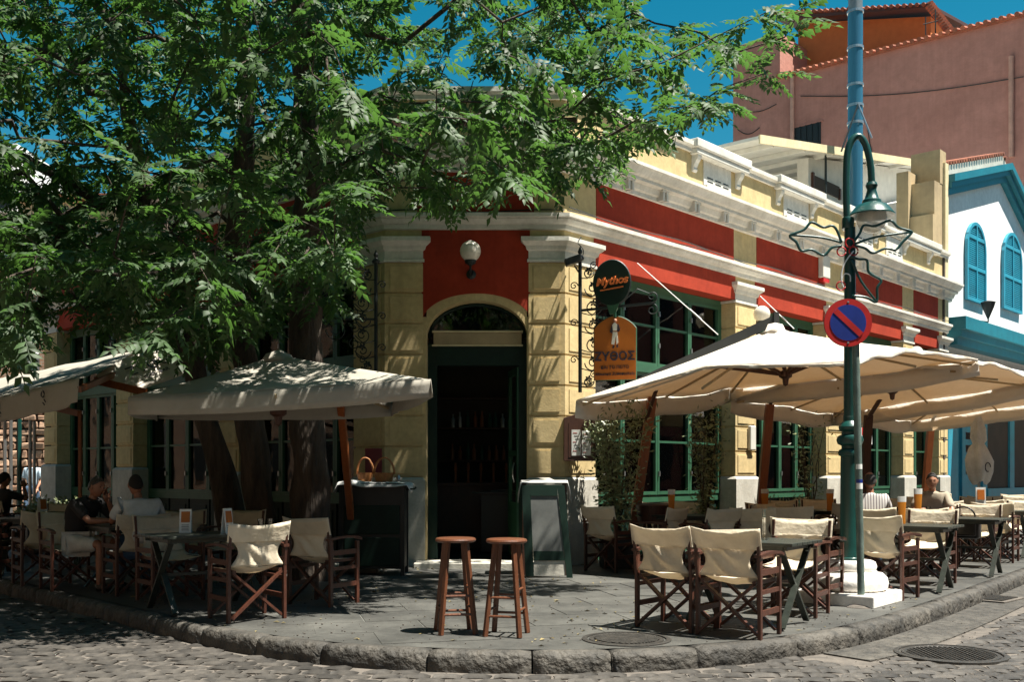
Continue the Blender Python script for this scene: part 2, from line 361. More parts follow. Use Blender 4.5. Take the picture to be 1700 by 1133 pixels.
# slabs: thin stone slabs, parts of the pavement
th = R(14); ca, sa = math.cos(th), math.sin(th); SL, SW = .95, .62
slab_m = []
for k in range(4):
    mb = MB(); mb.box((0,0,-.02), (SL-.012, SW-.012, .04)); me = bpy.data.meshes.new('slab'); me.from_pydata(mb.v, [], mb.f); me.materials.append(M['slab']); slab_m.append(me)
cnt = 0; cand = []
for j in range(-5, 40):
    for i in range(-30, 30):
        lx = (i+.5*(j % 2))*SL; ly = 6.5+j*SW; x = lx*ca-ly*sa; y = lx*sa+ly*ca
        hx, hy = SL/2, SW/2
        cs = [(x+a*hx*ca-b*hy*sa, y+a*hx*sa+b*hy*ca) for a, b in ((-1,-1),(1,-1),(1,1),(-1,1))]
        if not inside(np.array([c[0] for c in cs]), np.array([c[1] for c in cs]), PA).all(): continue
        if abs(x/y) > .62: continue
        cand.append((y, x, i, j))
cand.sort()
for y, x, i, j in cand[:295]:
    o = bpy.data.objects.new('slab', random.choice(slab_m)); COL.objects.link(o); o.parent = pavement
    o.location = (x, y, random.uniform(-.0015, .0015)); o.rotation_euler = (0, 0, th+math.pi*random.randint(0,1))
rest = MB()
for y, x, i, j in cand[295:]: rest.box((x, y, -.02), (SL-.012, SW-.012, .04), th)
if rest.v: tag(obj('far_slabs', rest, M['slab'], pavement, recalc=False), kind='stuff')
# pavement strip between slabs and kerb: poured edge just under slab level
es = MB(); n = len(inner)
back = [kfine[i]+knorm(i, kfine)*(KW+1.0) for i in range(n)]
for i in range(n-1): es.add([(inner[i].x,inner[i].y,-.003),(inner[i+1].x,inner[i+1].y,-.003),(back[i+1].x,back[i+1].y,-.003),(back[i].x,back[i].y,-.003)], [(0,1,2,3)])
obj('edge_strip', es, M['slab'], pavement, recalc=False)
# kerb stones
kerb = thing('kerb', None, None, (kfine[0].x, kfine[0].y, 0)); kerb['kind'] = 'structure'
i = 0
while i < len(kfine)-3:
    ln = random.randint(6, 10); j = min(i+ln, len(kfine)-1)
    mb = MB(); ring = []
    dz = random.uniform(-.004, .004); jit = random.uniform(-.008, .010)
    nprof = 9
    seg = [kfine[a] for a in range(i, j+1)]; nn = [knorm(a, kfine) for a in range(i, j+1)]
    d0 = (seg[1]-seg[0]).normalized(); d1 = (seg[-1]-seg[-2]).normalized(); seg[0] = seg[0]+d0*.007; seg[-1] = seg[-1]-d1*.007
    for a, (p, n_) in enumerate(zip(seg, nn)):
        endk = .010 if a in (0, len(seg)-1) else 0
        prof = [(KW-.002,-.2),(KW-.002,-.004+dz-endk),(.075,.004+dz-endk),(.035,-.003+dz-endk),(.010,-.018+dz),(-.004,-.045+dz),(-.012-endk*-1,-.09),(-.010,-.13),(-.008,-.2)]
        for q, (d, z) in enumerate(prof):
            w = random.uniform(-.004,.004) if 2 <= q <= 7 else 0
            pp = p+n_*(d+jit*.5+w); mb.v.append((pp.x, pp.y, z+w*.6))
    for a in range(len(seg)-1):
        for q in range(nprof-1): mb.f.append((a*nprof+q, a*nprof+q+1, (a+1)*nprof+q+1, (a+1)*nprof+q))
    mb.f.append(tuple(range(nprof))); mb.f.append(tuple((len(seg)-1)*nprof+q for q in range(nprof))[::-1])
    obj('kerb_stone', mb, M['kerb'], kerb, smooth=True); i = j
# gutter: flat dressed stones along the right-hand kerb
def outw(i, d): return kfine[i]-knorm(i, kfine)*d
gi = [i for i in range(len(kfine)) if kfine[i].x > 2.5]
a = gi[0]
while a < gi[-1]-8:
    b = a+random.randint(7, 11); b = min(b, gi[-1]); mb = MB(); m_ = b-a
    top = []; 
    for q in range(a, b+1):
        for d in (.025, .46): 
            p = outw(q, d*(1 if q < gi[0]+0 else 1)); top.append((p.x, p.y))
    vs = [(x, y, -KZ-.004) for x, y in top]+[(x, y, -KZ-.05) for x, y in top]; n_ = len(top); fs = []
    for q in range(m_): fs.append((2*q, 2*q+1, 2*q+3, 2*q+2)); fs.append((2*q+1, n_+2*q+1, n_+2*q+3, 2*q+3)); fs.append((2*q, 2*q+2, n_+2*q+2, n_+2*q))
    fs.append((0, n_, n_+1, 1)); fs.append((2*m_, 2*m_+1, n_+2*m_+1, n_+2*m_)); mb.add(vs, fs)
    # shrink the ends a little for a joint
    obj('gutter_stone', mb, M['kerb'], road); a = b+0
def in_gutter(x, y):
    p = Vector((x, y)); 
    best = min(range(0, len(kfine), 3), key=lambda i: (kfine[i]-p).length_squared)
    return kfine[best].x > 2.42 and (kfine[best]-p).length < .56
# cobbles: setts with crowned, uneven tops
MAN_R = G(1578, 1086, -KZ)
cob_m = []
for k in range(7):
    mb = MB(); w, d = .212, .134
    def f(u, v, k=k):
        ph = k*1.7
        x = (u-.5)*w*(1-.04*math.sin(ph+v*3)); y = (v-.5)*d*(1-.06*math.cos(ph+u*4))
        e = min(u, 1-u)*2, min(v, 1-v)*2; z = -.013*(1-min(1, e[0]*2.4))**1.8 - .013*(1-min(1, e[1]*2.2))**1.8 + .004*math.sin(u*5+ph)*math.cos(v*4-ph)
        return (x, y, z)
    mb.grid(4, 4, f)
    rim = [0,1,2,3,4,9,14,19,24,23,22,21,20,15,10,5]; b = len(mb.v)
    for r_ in rim: v = mb.v[r_]; mb.v.append((v[0]*1.01, v[1]*1.01, -.07))
    for q in range(16): mb.f.append((rim[q], rim[(q+1) % 16], b+(q+1) % 16, b+q))
    me = bpy.data.meshes.new('cobble'); me.from_pydata(mb.v, [], mb.f); me.polygons.foreach_set('use_smooth', [True]*len(me.polygons)); me.materials.append(M['cobble']); cob_m.append((me, mb))
th = R(-4); cob = []
for j in range(-2, 130):
    ly = 6.2+j*.143
    for i in range(-60, 62):
        lx = (i+.5*(j % 2)+random.uniform(-.05,.05))*.222
        ly2 = ly+.08*math.sin(lx*.55)+.03*math.sin(lx*1.7+j)+random.uniform(-.009,.009)
        x = lx*math.cos(th)-ly2*math.sin(th); y = lx*math.sin(th)+ly2*math.cos(th)
        if y < 6.6 or y > 19 or abs(x/y) > .56: continue
        if y > 9.5 and x < -8: continue
        cob.append((y, x))
cob = np.array(cob); keep = ~inside(cob[:,1], cob[:,0], PO)
cob = [c for c in cob[keep] if not in_gutter(c[1], c[0]) and ((c[1]-MAN_R.x)**2+(c[0]-MAN_R.y)**2) > .46**2]
def kclear(x, y):
    p = Vector((x, y)); return min((kfine[i]-p).length for i in range(0, len(kfine), 2)) > .075
cob = [c for c in cob if c[0] > 12 or kclear(c[1], c[0])]
cob.sort(key=lambda c: c[0])
vis = [c for c in cob if c[0] > 7.15]
near = vis[:298]; nearset = set(id(c) for c in near); far = MB()
for c in cob:
    z = -KZ+random.uniform(-.006,.006); rz = th+random.choice((0, math.pi))+random.uniform(-.05,.05)
    if id(c) in nearset:
        me, _ = random.choice(cob_m); o = bpy.data.objects.new('cobble', me); COL.objects.link(o); o.parent = road; o.location = (c[1], c[0], z); o.rotation_euler = (random.uniform(-.03,.03), random.uniform(-.03,.03), rz)
    else:
        _, mb = random.choice(cob_m); Mx = Matrix.Translation((c[1], c[0], z)) @ Euler((random.uniform(-.03,.03), random.uniform(-.03,.03), rz)).to_matrix().to_4x4()
        far.add([Mx @ Vector(v) for v in mb.v], mb.f)
tag(obj('far_cobbles', far, M['cobbles'], road, smooth=True, recalc=False), kind='stuff')
# manhole covers
def manhole(name, c, r_, label, slats=True):
    t = thing(name, label, 'manhole cover', c)
    mb = MB(); mb.lathe(c, [(r_+.06,-.03),(r_+.06,.004),(r_+.035,.007),(r_+.02,.007),(r_+.018,-.006)], 48); obj('frame_ring', mb, M['cast'], t, recalc='weld')
    mb = MB(); mb.lathe(c, [(r_,-.03),(r_,.004),(r_-.03,.005),(r_-.035,-.003),(0,-.003)], 48); obj('lid', mb, M['cast'], t)
    mb = MB(); n = 17
    for k in range(n):
        x = -r_+.06+(2*r_-.12)*k/(n-1); h = math.sqrt(max((r_-.045)**2-x*x, 0)); a = R(35) if slats else 0
        if h < .02: continue
        if slats: mb.box((c[0]+x*math.cos(a), c[1]+x*math.sin(a), c[2]+.003), (.016, 2*h, .012), a)
        else:
            m2 = max(int(2*h/.045), 1)
            for q in range(m2): mb.box((c[0]+x, c[1]-h+(q+.5)*2*h/m2, c[2]+.002), (.022,.022,.008), R(45))
    tag(obj('tread', mb, M['kerb'] if slats else M['cast'], t), kind='stuff')
    return t
c = G(1040, 1062); manhole('manhole_cover', (c.x, c.y, .001), .30, 'round slatted manhole cover in the pavement in front of the chairs')
manhole('manhole_cover', (MAN_R.x, MAN_R.y, -KZ), .38, 'round studded manhole cover among the cobbles of the road', False)
c = G(1655, 996, -KZ); t = thing('drain_grate', 'rectangular drain grate beside the kerb at the far right', 'drain grate', (c.x, c.y, -KZ)); mb = MB()
mb.box((c.x, c.y, -KZ+.006), (.62,.40,.012), R(44)); obj('frame', mb, M['mortar'], t)
mb = MB()
for k in range(12):
    o_ = (k-5.5)*.042; mb.box((c.x+o_*math.cos(R(44)), c.y+o_*math.sin(R(44)), -KZ+.016), (.022,.30,.012), R(44))
obj('bar', mb, M['cast'], t)
# ---------------------------------------------------------------- the corner building
Y0 = 14.8; CL = Vector((-1.83, Y0)); CR = Vector((.757, Y0))
FR_ = Fr(CR, (.678,.735), (.735,-.678)); FL_ = Fr(CL, (-.736,.677), (-.677,-.736)); FF = Fr(CL, (1,0), (0,-1)); WFR = 2.587
def zf(py): return CAMZ+(785-py)/F*Y0
LR, LL = 15.1, 11.5
B = thing('corner_restaurant', 'single storey ochre and red corner building with white cornices and green windows', 'building', (-.5, 17, 0))
EL = FL_.p2(LL); ER = FR_.p2(LR); BK = EL + FR_.d*LR
path = [EL, CL, CR, ER]
T = .40
# upper wall (frieze to parapet)
mb = MB(); sweep(mb, path, [(-T,4.46),(0,4.46),(0,6.80),(-T,6.80)]); obj('wall', mb, M['yellow'], B)
def side_path(s): return [FL_.p2(LL+s), CL, CR, FR_.p2(LR+s)]
mb = MB(); sweep(mb, path, [(-.02,4.85),(.045,4.87),(.045,4.93),(.085,4.945),(.12,4.99),(.12,5.015),(.155,5.02),(.155,5.075),(.03,5.10),(-.02,5.10)]); obj('string_course', mb, M['white'], B)
mb = MB(); sweep(mb, side_path(.25), [(-.02,5.68),(.05,5.70),(.05,5.76),(.09,5.78),(.12,5.86),(.20,5.88),(.20,5.93),(.25,5.95),(.31,6.03),(.34,6.05),(.34,6.10),(.02,6.17),(-.02,6.17)]); obj('cornice', mb, M['white'], B)
mb = MB(); sweep(mb, path, [(-T-.05,6.74),(.05,6.74),(.05,6.80),(.11,6.83),(.11,6.90),(-T-.06,6.94)]); obj('coping', mb, M['white'], B)
# small consoles under the cornice
for fr, L0, L1 in ((FR_, .4, LR), (FL_, .4, LL)):
    s = L0
    while s < L1-.3:
        mb = MB(); fr.box(mb, s, s+.05, .05, .17, 5.70, 5.845); fr.box(mb, s+.10, s+.15, .05, .17, 5.70, 5.845); fr.box(mb, s-.02, s+.17, .05, .18, 5.845, 5.872); obj('console', mb, M['white'], B); s += .93
# bays
RB = [(.68,4.76),(5.46,8.34),(9.15,12.31),(12.88,14.54)]; LB = [(.68,3.80),(4.41,7.49),(8.15,10.89)]
def pillar(fr, s0, s1, pathpts=None, name='pillar', mat=M['yellow'], plz=1.28):
    """shaft + rusticated blocks + capital + plinth, all children of one pillar part"""
    w = s1-s0; mb = MB(); fr.box(mb, s0, s1, -.38, 0, 0, 4.46); p = obj(name, mb, mat, B)
    n = 7; h = (4.39-plz)/n
    for k in range(n):
        z0 = plz+k*h+.014; z1 = plz+(k+1)*h-.014; mb = MB(); fr.box(mb, s0-.016, s1+.016, -.36, .020, z0, z1)
        fr.box(mb, s0+.055, s1-.055, .020, .034, z0+.045, z1-.045); obj('block', mb, mat, p, bevel=.006)
    pp = [fr.p2(s0,-.37), fr.p2(s0,0), fr.p2(s1,0), fr.p2(s1,-.37)]
    if fr is FL_: pp = pp[::-1]
    mb = MB(); sweep(mb, pp, [(-.01,4.39),(.04,4.39),(.04,4.43),(.022,4.44),(.022,4.55),(.05,4.57),(.065,4.62),(.10,4.65),(.13,4.68),(.13,4.74),(-.01,4.76)]); obj('capital', mb, M['white'], p)
    mb = MB(); sweep(mb, pp, [(-.01,0),(.07,0),(.07,plz-.05),(.05,plz-.02),(.02,plz),(-.01,plz)]); obj('plinth', mb, M['plinth'], p)
    return p
def corner_pillar(front0, front1, fr, s1, side):
    mb = MB(); FF.box(mb, front0, front1, -.5, 0, 0, 4.46); fr.box(mb, .01, s1, -.38, -.001, 0, 4.46); p = obj('pillar', mb, M['yellow'], B)
    n = 7; plz = 1.28; h = (4.39-plz)/n
    e = FF.p2(front0 if side == 'R' else front1); e2 = FF.p2(front0 if side == 'R' else front1, -.3)
    q = [e2, e, CR, fr.p2(s1), fr.p2(s1,-.37)] if side == 'R' else [fr.p2(s1,-.37), fr.p2(s1), CL, e, e2]
    for k in range(n):
        z0 = plz+k*h+.014; z1 = plz+(k+1)*h-.014; mb = MB(); sweep(mb, q, [(-.01,z0),(.020,z0),(.020,z1),(-.01,z1)])
        a, b_ = min(front0,front1), max(front0,front1)
        FF.box(mb, a+(.05 if side == 'R' else .07), b_-(.07 if side == 'R' else .05), .020, .032, z0+.045, z1-.045)
        fr.box(mb, .08, s1-.06, .020, .032, z0+.045, z1-.045); obj('block', mb, M['yellow'], p)
    mb = MB(); sweep(mb, q, [(-.01,4.39),(.04,4.39),(.04,4.43),(.022,4.44),(.022,4.55),(.05,4.57),(.065,4.62),(.10,4.65),(.13,4.68),(.13,4.74),(-.01,4.76)]); obj('capital', mb, M['white'], p)
    mb = MB(); sweep(mb, q, [(-.01,0),(.05,0),(.05,plz-.04),(.02,plz),(-.01,plz)]); obj('plinth', mb, M['plinth'], p)
S0, S1 = .524, 2.09
corner_pillar(0, S0, FL_, .68, 'L'); corner_pillar(S1, WFR, FR_, .68, 'R')
for s0, s1 in ((4.76,5.46),(8.34,9.15),(12.31,12.88),(14.54,15.1)): pillar(FR_, s0, s1)
for k, (s0, s1) in enumerate(((3.80,4.41),(7.49,8.15),(10.89,11.5))): pillar(FL_, s0, s1, plz=(1.36,1.45,1.53)[k])
# red panels and frieze pilasters
for fr, bays in ((FR_, RB), (FL_, LB)):
    for s0, s1 in bays:
        mb = MB(); fr.box(mb, s0+.004, s1-.004, -.385, .014, 4.44, 4.852); obj('red_lintel', mb, M['red'], B)
        mb = MB(); fr.box(mb, s0+.06, s1-.06, -.01, .012, 5.085, 5.70); obj('red_panel', mb, M['red'], B)
mb = MB(); FF.box(mb, S0-.06, S1+.06, -.01, .012, 5.085, 5.70); obj('red_panel', mb, M['red'], B)
# doorway wall with arch
cx = 1.32
def ain(s): t = (s-cx)/.73; return 3.33+.51*math.sqrt(max(0, 1-t*t)) if abs(t) < 1 else 3.33
def aout(s): t = (s-cx)/.80; return 3.50+.44*math.sqrt(max(0, 1-t*t)) if abs(t) < 1 else 3.50
def arch_strip(s0, s1, lo, hi, d0, d1, n=30):
    mb = MB()
    for i in range(n):
        a = s0+(s1-s0)*i/n; b = s0+(s1-s0)*(i+1)/n
        q = [FF.pt(a,d1,lo(a)), FF.pt(b,d1,lo(b)), FF.pt(b,d0,lo(b)), FF.pt(a,d0,lo(a)), FF.pt(a,d1,hi(a)), FF.pt(b,d1,hi(b)), FF.pt(b,d0,hi(b)), FF.pt(a,d0,hi(a))]
        mb.hexa(q)
    return mb
def cosx(s0, s1, fn, n=40): return fn
obj('arch_surround', arch_strip(.595, 2.045, ain, lambda s: aout(s)+.02, -.36, .0, 36), M['yellow'], B, recalc='weld')
mb = MB(); FF.box(mb, S0, .594, -.36, .0, 0, 3.6); FF.box(mb, 2.046, S1, -.36, .0, 0, 3.6); obj('door_jamb', mb, M['yellow'], B)
obj('red_panel', arch_strip(S0+.001, S1-.001, aout, lambda s: 4.851, -.35, .012, 36), M['red'], B, recalc='weld')
mb = MB(); FF.box(mb, .45, 2.15, -.2, .45, -.02, .075); obj('threshold', mb, M['plinth'], B, bevel=.01)
# door
door = MB(); FF.box(door, .596, .73, -.34, -.22, .075, 3.25); FF.box(door, 1.93, 2.044, -.34, -.22, .075, 3.25); FF.box(door, .73, 1.93, -.34, -.20, 2.92, 3.20)
dr = obj('door', door, M['dgreen'], B)
mb = MB(); FF.box(mb, .68, 1.97, -.30, -.17, 3.22, 3.40); obj('sign_box', mb, M['tan'], dr, bevel=.01)
mb = MB(); FF.box(mb, .66, 1.99, -.31, -.165, 3.40, 3.425); FF.box(mb, .66, 1.99, -.31, -.165, 3.20, 3.222); obj('sign_box_edge', mb, M['cream'], dr)
mb = arch_strip(.60, 2.04, lambda s: 3.43, lambda s: max(ain(s)-.01, 3.44), -.30, -.29, 30); obj('fanlight_pane', mb, M['glass'], dr, recalc='weld')
mb = MB(); pts = [FF.pt(cx-.71*math.cos(math.pi*i/24), -.27, 3.33+.49*math.sin(math.pi*i/24)) for i in range(25)]; mb.tube(pts, .03, 6); obj('fanlight_frame', mb, M['dgreen'], dr)
# open leaf, swung inwards on the right
Mx = MB()
def leafbox(a0, a1, z0, z1, t=.025):
    o_ = FF.pt(1.93, -.25, 0); dv = Vector((-.20, .98, 0)); nv = Vector((-.98,-.20,0))
    q = []
    for z in (z0, z1):
        for a, b in ((a0,-t),(a1,-t),(a1,t),(a0,t)): v = o_+dv*a+nv*b; q.append((v.x, v.y, z))
    Mx.hexa(q)
leafbox(0,.10,.09,2.90); leafbox(.60,.70,.09,2.90); leafbox(.10,.60,.09,.9); leafbox(.10,.60,2.80,2.90); leafbox(.10,.60,1.6,1.68)
lf = obj('door_leaf', Mx, M['green'], dr)
mb = MB(); pts = [FF.pt(1.86, -.26-.0, 1.35)+Vector((-.02*math.sin(a*math.pi/8), -.10*math.sin(a*math.pi/8), -.14+.28*a/8)) for a in range(9)]; mb.tube(pts, .010, 6); obj('door_handle', mb, M['steel'], dr)
# windows
def window_bay(fr, s0, s1, cols, low=True):
    w = obj('window', fr.box(MB(), s0, s1, -.37, -.26, .0, .10), M['green'], B)
    z1 = 4.435; t = .055; mb = MB()
    fr.box(mb, s0+.002, s0+.10, -.36, -.27, .1, z1); fr.box(mb, s1-.10, s1-.002, -.36, -.27, .1, z1); fr.box(mb, s0+.10, s1-.10, -.36, -.27, z1-.11, z1)
    fr.box(mb, s0+.10, s1-.10, -.37, -.22, 2.98, 3.10); fr.box(mb, s0+.10, s1-.10, -.36, -.27, .86, .98)
    obj('frame', mb, M['green'], w)
    n = cols; W = (s1-s0-.2)/n
    for k in range(n):
        a = s0+.10+k*W; b = a+W
        for (za, zb) in ((.98,2.98),(3.10,z1-.11)):
            mb = MB(); fr.box(mb, a+.004, a+t, -.35, -.255, za, zb); fr.box(mb, b-t, b-.004, -.35, -.255, za, zb)
            fr.box(mb, a+t, b-t, -.35, -.255, za+.002, za+t); fr.box(mb, a+t, b-t, -.35, -.255, zb-t, zb-.002)
            zm = 1.86 if za < 1 else 3.76; fr.box(mb, a+t, b-t, -.335, -.27, zm-.018, zm+.018); obj('sash', mb, M['green'], w)
            mb = MB(); fr.box(mb, a+t, b-t, -.312, -.306, za+t, zm-.018); fr.box(mb, a+t, b-t, -.312, -.306, zm+.018, zb-t); obj('pane', mb, M['glass'], w)
            for zz in (za+.35, zb-.35):
                mb = MB(); fr.box(mb, a+.006, a+.03, -.25, -.22, zz-.04, zz+.04); obj('hinge', mb, M['steel'], w)
        mb = MB(); fr.box(mb, a+.03, b-.03, -.34, -.30, .12, .86); fr.box(mb, a+.12, b-.12, -.30, -.285, .22, .76); obj('lower_panel', mb, M['dgreen'], w)
for (s0, s1), c in zip(RB, (4,4,4,2)): window_bay(FR_, s0, s1, c)
for (s0, s1), c in zip(LB, (4,4,4)): window_bay(FL_, s0, s1, c)
# posters stuck in the fourth window
for (s, z, w, h, m_) in ((12.98+.12, 2.35, .42, .62, 'paper'), (13.10, 1.25, .20, .52, 'orange'), (13.42, 1.45, .20, .45, 'paper')):
    pass
# back walls, roof, floor (dark inside)
mb = MB(); sweep(mb, [ER, BK, EL], [(-.02,-.1),(-.02-.35,-.1),(-.37,6.8),(-.02,6.8)]); 
mb = MB()
for a, b in ((ER, BK), (BK, EL)):
    d = (b-a).normalized(); n_ = Vector((-d.y, d.x)); q = [a-d*.0, b, b+n_*.3, a+n_*.3]; mb.hexa([(*p, -.1) for p in q]+[(*p, 6.75) for p in q])
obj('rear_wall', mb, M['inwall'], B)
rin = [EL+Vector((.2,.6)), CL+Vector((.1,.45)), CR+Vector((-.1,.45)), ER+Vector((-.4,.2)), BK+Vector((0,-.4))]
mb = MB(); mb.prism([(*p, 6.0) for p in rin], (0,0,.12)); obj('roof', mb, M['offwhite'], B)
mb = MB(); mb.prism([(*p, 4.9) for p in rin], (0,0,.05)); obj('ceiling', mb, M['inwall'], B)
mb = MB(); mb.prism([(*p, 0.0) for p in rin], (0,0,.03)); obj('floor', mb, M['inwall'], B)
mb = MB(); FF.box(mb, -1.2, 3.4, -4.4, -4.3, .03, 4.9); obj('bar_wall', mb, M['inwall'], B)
# parapet ornaments on the right side: vents and scroll brackets
def sx(px, fr):
    k = (px-850)/F; return (fr.o.x-k*fr.o.y)/(k*fr.d.y-fr.d.x)
for a, b in ((1167,1212),(1300,1341),(1420,1448),(1470,1497)):
    s0, s1 = sx(a, FR_), sx(b, FR_); mb = MB(); FR_.box(mb, s0, s1, 0, .02, 6.28, 6.72); FR_.box(mb, s0+.06, s1-.04, .02, .05, 6.24, 6.29)
    p = obj('vent_panel', mb, M['white'], B); mb = MB()
    for k in range(3):
        u0 = s0+(s1-s0)*(.12+.29*k); u1 = u0+(s1-s0)*.20
        FR_.box(mb, u0, u1, .005, .024, 6.35, 6.37); FR_.box(mb, u0, u1, .005, .024, 6.41, 6.43)
    obj('slot', mb, M['black'], p)
for a in (1151, 1223, 1290, 1346, 1400, 1452, 1500, 1540):
    s = sx(a, FR_); mb = MB()
    for (d, z) in ():
        pass
    prof = [(0,6.70),(.13,6.70),(.13,6.67),(.11,6.62),(.07,6.57),(.04,6.50),(.05,6.46),(.02,6.42),(0,6.43)]
    mb.prism([FR_.pt(s-.055, d, z) for d, z in prof], FR_.pt(s+.055,0,0)-FR_.pt(s-.055,0,0)); obj('scroll_bracket', mb, M['white'], B)
    mb = MB()
for a, b in ((1145,1233),(1284,1358),(1396,1460),(1494,1552)):
    mb = MB(); s0, s1 = sx(a, FR_), sx(b, FR_); FR_.box(mb, s0, s1, .0, .15, 6.70, 6.80); FR_.box(mb, s0-.03, s1+.03, .0, .18, 6.80, 6.955); obj('coping_block', mb, M['white'], B, bevel=.02)
for a in (1535, 1466):
    s = sx(a, FR_); mb = MB(); mb.sphere((0,0,0), .12, 12, (1,1,1.2)); b_ = FR_.pt(s, .02, 6.5); mb.v = [(x+b_.x, y*.5+b_.y, z+b_.z) for x, y, z in mb.v]
# old wooden brackets over the door
t = thing('wooden_bracket', 'old dark wooden brackets and beam on the facade above the door', 'bracket', (-.5, Y0-.1, 5.4))
mb = MB(); FF.box(mb, -.1, 2.75, .36, .44, 6.22, 6.34); obj('beam', mb, M['dwood'], t)
for s in (.18, 2.33):
    mb = MB(); FF.box(mb, s-.04, s+.04, .35, .43, 5.35, 6.22); FF.box(mb, s-.03, s+.03, .0, .36, 6.10, 6.18); FF.box(mb, s-.03, s+.03, .0, .36, 5.62, 5.68); obj('post', mb, M['dwood'], t)
# wires along the string course
mb = MB()
for q in range(2):
    pts = []
    for s in np.arange(0, LR, .35): p = FR_.p2(s, .06+.03*q); pts.append((p.x, p.y, 5.13+.025*math.sin(s*2+q*2)+.02*q))
    mb.tube(pts, .009, 5)
pts = [(CL.x+u*WFR, Y0-.06, 5.12+.02*math.sin(u*9)) for u in np.linspace(0,1,12)]; mb.tube(pts, .009, 5)
obj('cable', mb, M['black'], B)
# wall globe lamps
def wall_lamp(fr, s, z, label, arm=.3):
    b = fr.pt(s, 0, z); c = fr.pt(s, arm, z+.02); t = thing('wall_lamp', label, 'wall lamp', b, 0, 'globe lamps on the facades')
    mb = MB(); mb.lathe((0,0,0), [(.07,0),(.07,.015),(.03,.04)], 14); n3 = Vector((fr.n.x, fr.n.y, 0)); q = n3.to_track_quat('Z','Y').to_matrix(); mb.v = [tuple(q @ Vector(v)+fr.pt(s,.03,z-.06)) for v in mb.v]; obj('backplate', mb, M['iron'], t)
    mb = MB(); mb.tube([fr.pt(s,.03,z-.06), fr.pt(s,arm*.6,z-.08), fr.pt(s,arm,z-.06), fr.pt(s,arm,z+.02)], .016, 6); mb.lathe(c, [(.03,0),(.075,.03),(.085,.07),(.06,.08)], 16); obj('arm', mb, M['iron'], t)
    mb = MB(); mb.sphere(c+Vector((0,0,.20)), .15, 20); obj('globe', mb, M['globe'], t, smooth=True, recalc='weld'); return t
wall_lamp(FF, (781-850)/F*(Y0-.3)+1.83, zf(450), 'white globe wall lamp on the red wall above the door')
wall_lamp(FR_, sx(1240, FR_), 3.98, 'white globe lamp on the first pillar of the sunny side')
wall_lamp(FL_, sx(205, FL_), 4.0, 'white globe lamp on a pillar behind the leaves')
t = wall_lamp(FR_, sx(1500, FR_), 3.9, 'white globe lamp on the sunny side above the far parasol')
# alarm box
s = sx(1363, FR_); t = thing('alarm_box', 'white alarm box with a red foot on the frieze', 'alarm box', FR_.pt(s, .05, 5.3))
mb = MB(); FR_.box(mb, s-.16, s+.16, .014, .13, 5.28, 5.74); obj('case', mb, M['offwhite'], t, bevel=.02); mb = MB(); FR_.box(mb, s-.13, s+.13, .02, .12, 5.20, 5.278); obj('lens', mb, M['signred'], t)
# bar inside the door
t = thing('bar_counter', 'dark bar counter seen through the open door', 'bar counter', FF.pt(1.3, -3.2, .03)); mb = MB()
FF.box(mb, .0, 2.6, -3.5, -2.9, .03, 1.12); obj('body', mb, M['dwood'], t); mb = MB(); FF.box(mb, -.05, 2.65, -3.55, -2.82, 1.122, 1.17); obj('top', mb, M['dwood'], t)
for k in range(5):
    c = FF.pt(.85+.22*k, -3.0, 1.172); t = thing('beer_tap', 'brass beer tap on the bar inside the door', 'beer tap', c, 0, 'beer taps on the bar'); mb = MB(); mb.lathe(c, [(.03,0),(.03,.02),(.018,.03),(.018,.2),(.028,.22),(.02,.34),(.0,.35)], 10); obj('column', mb, M['brass'] if 'brass' in M else M['mast'], t, smooth='auto')
sh = thing('bottle_shelf', 'wall shelves for bottles behind the bar', 'shelf', FF.pt(1.3,-4.1,.03)); 
for k, z in enumerate((1.55, 2.15, 2.7)):
    mb = MB(); FF.box(mb, 0, 2.6, -4.29, -4.05, z, z+.03); obj('shelf_board', mb, M['dwood'], sh)
for z in (1.58, 2.18):
    for k in range(9):
        c = FF.pt(.75+.13*k+random.uniform(-.02,.02), -4.15, z); h = random.uniform(.24,.32); mb = MB(); mb.lathe(c, [(.035,0),(.037,h*.6),(.014,h*.78),(.014,h)], 10)
        tag(obj('bottle', mb, random.choice((M['mast'], M['green'], M['steel'])), smooth='auto'), 'bottle on the %s shelf behind the bar' % ('lower' if z < 2 else 'upper'), 'bottle', 'bottles on the %s shelf' % ('lower' if z < 2 else 'upper'))
# ---------------------------------------------------------------- neighbours and backdrop
# white and blue house continuing the right-hand street front
W = thing('white_house', 'whitewashed house with teal gable cornice and bright blue shutters at the far right', 'house', (*FR_.p2(19), 0))
s0, s1 = 15.12, 25.0
FW = Fr(FR_.p2(0, -.15), FR_.d, FR_.n)
ztop = lambda s: 8.42 + (1.30*(s-15.1)/4.6 if s < 19.7 else 1.30-2.2*(s-19.7)/4.6)
mb = MB(); n = 20
pts = [FW.pt(s0,0,0)]+[FW.pt(s1,0,0)]+[FW.pt(s,0,max(ztop(s),6)) for s in (s1, 19.7, s0)]; mb.prism(pts, (-FW.n.x*8, -FW.n.y*8, 0)); obj('wall', mb, M['bwhite'], W)
for k, (d0, d1, dz0, dz1) in enumerate(((0,.34,.27,.46),(0,.26,.12,.265),(0,.15,-.06,.115))):
    mb = MB()
    for a, b in ((s0+.02, 19.7), (19.7, s1)):
        q = [FW.pt(a,d1,ztop(a)+dz0), FW.pt(b,d1,ztop(b)+dz0), FW.pt(b,-.1,ztop(b)+dz0), FW.pt(a,-.1,ztop(a)+dz0)]; q += [v+Vector((0,0,dz1-dz0)) for v in q]; mb.hexa(q)
    obj('gable_cornice', mb, M['teal'], W)
mb = MB()
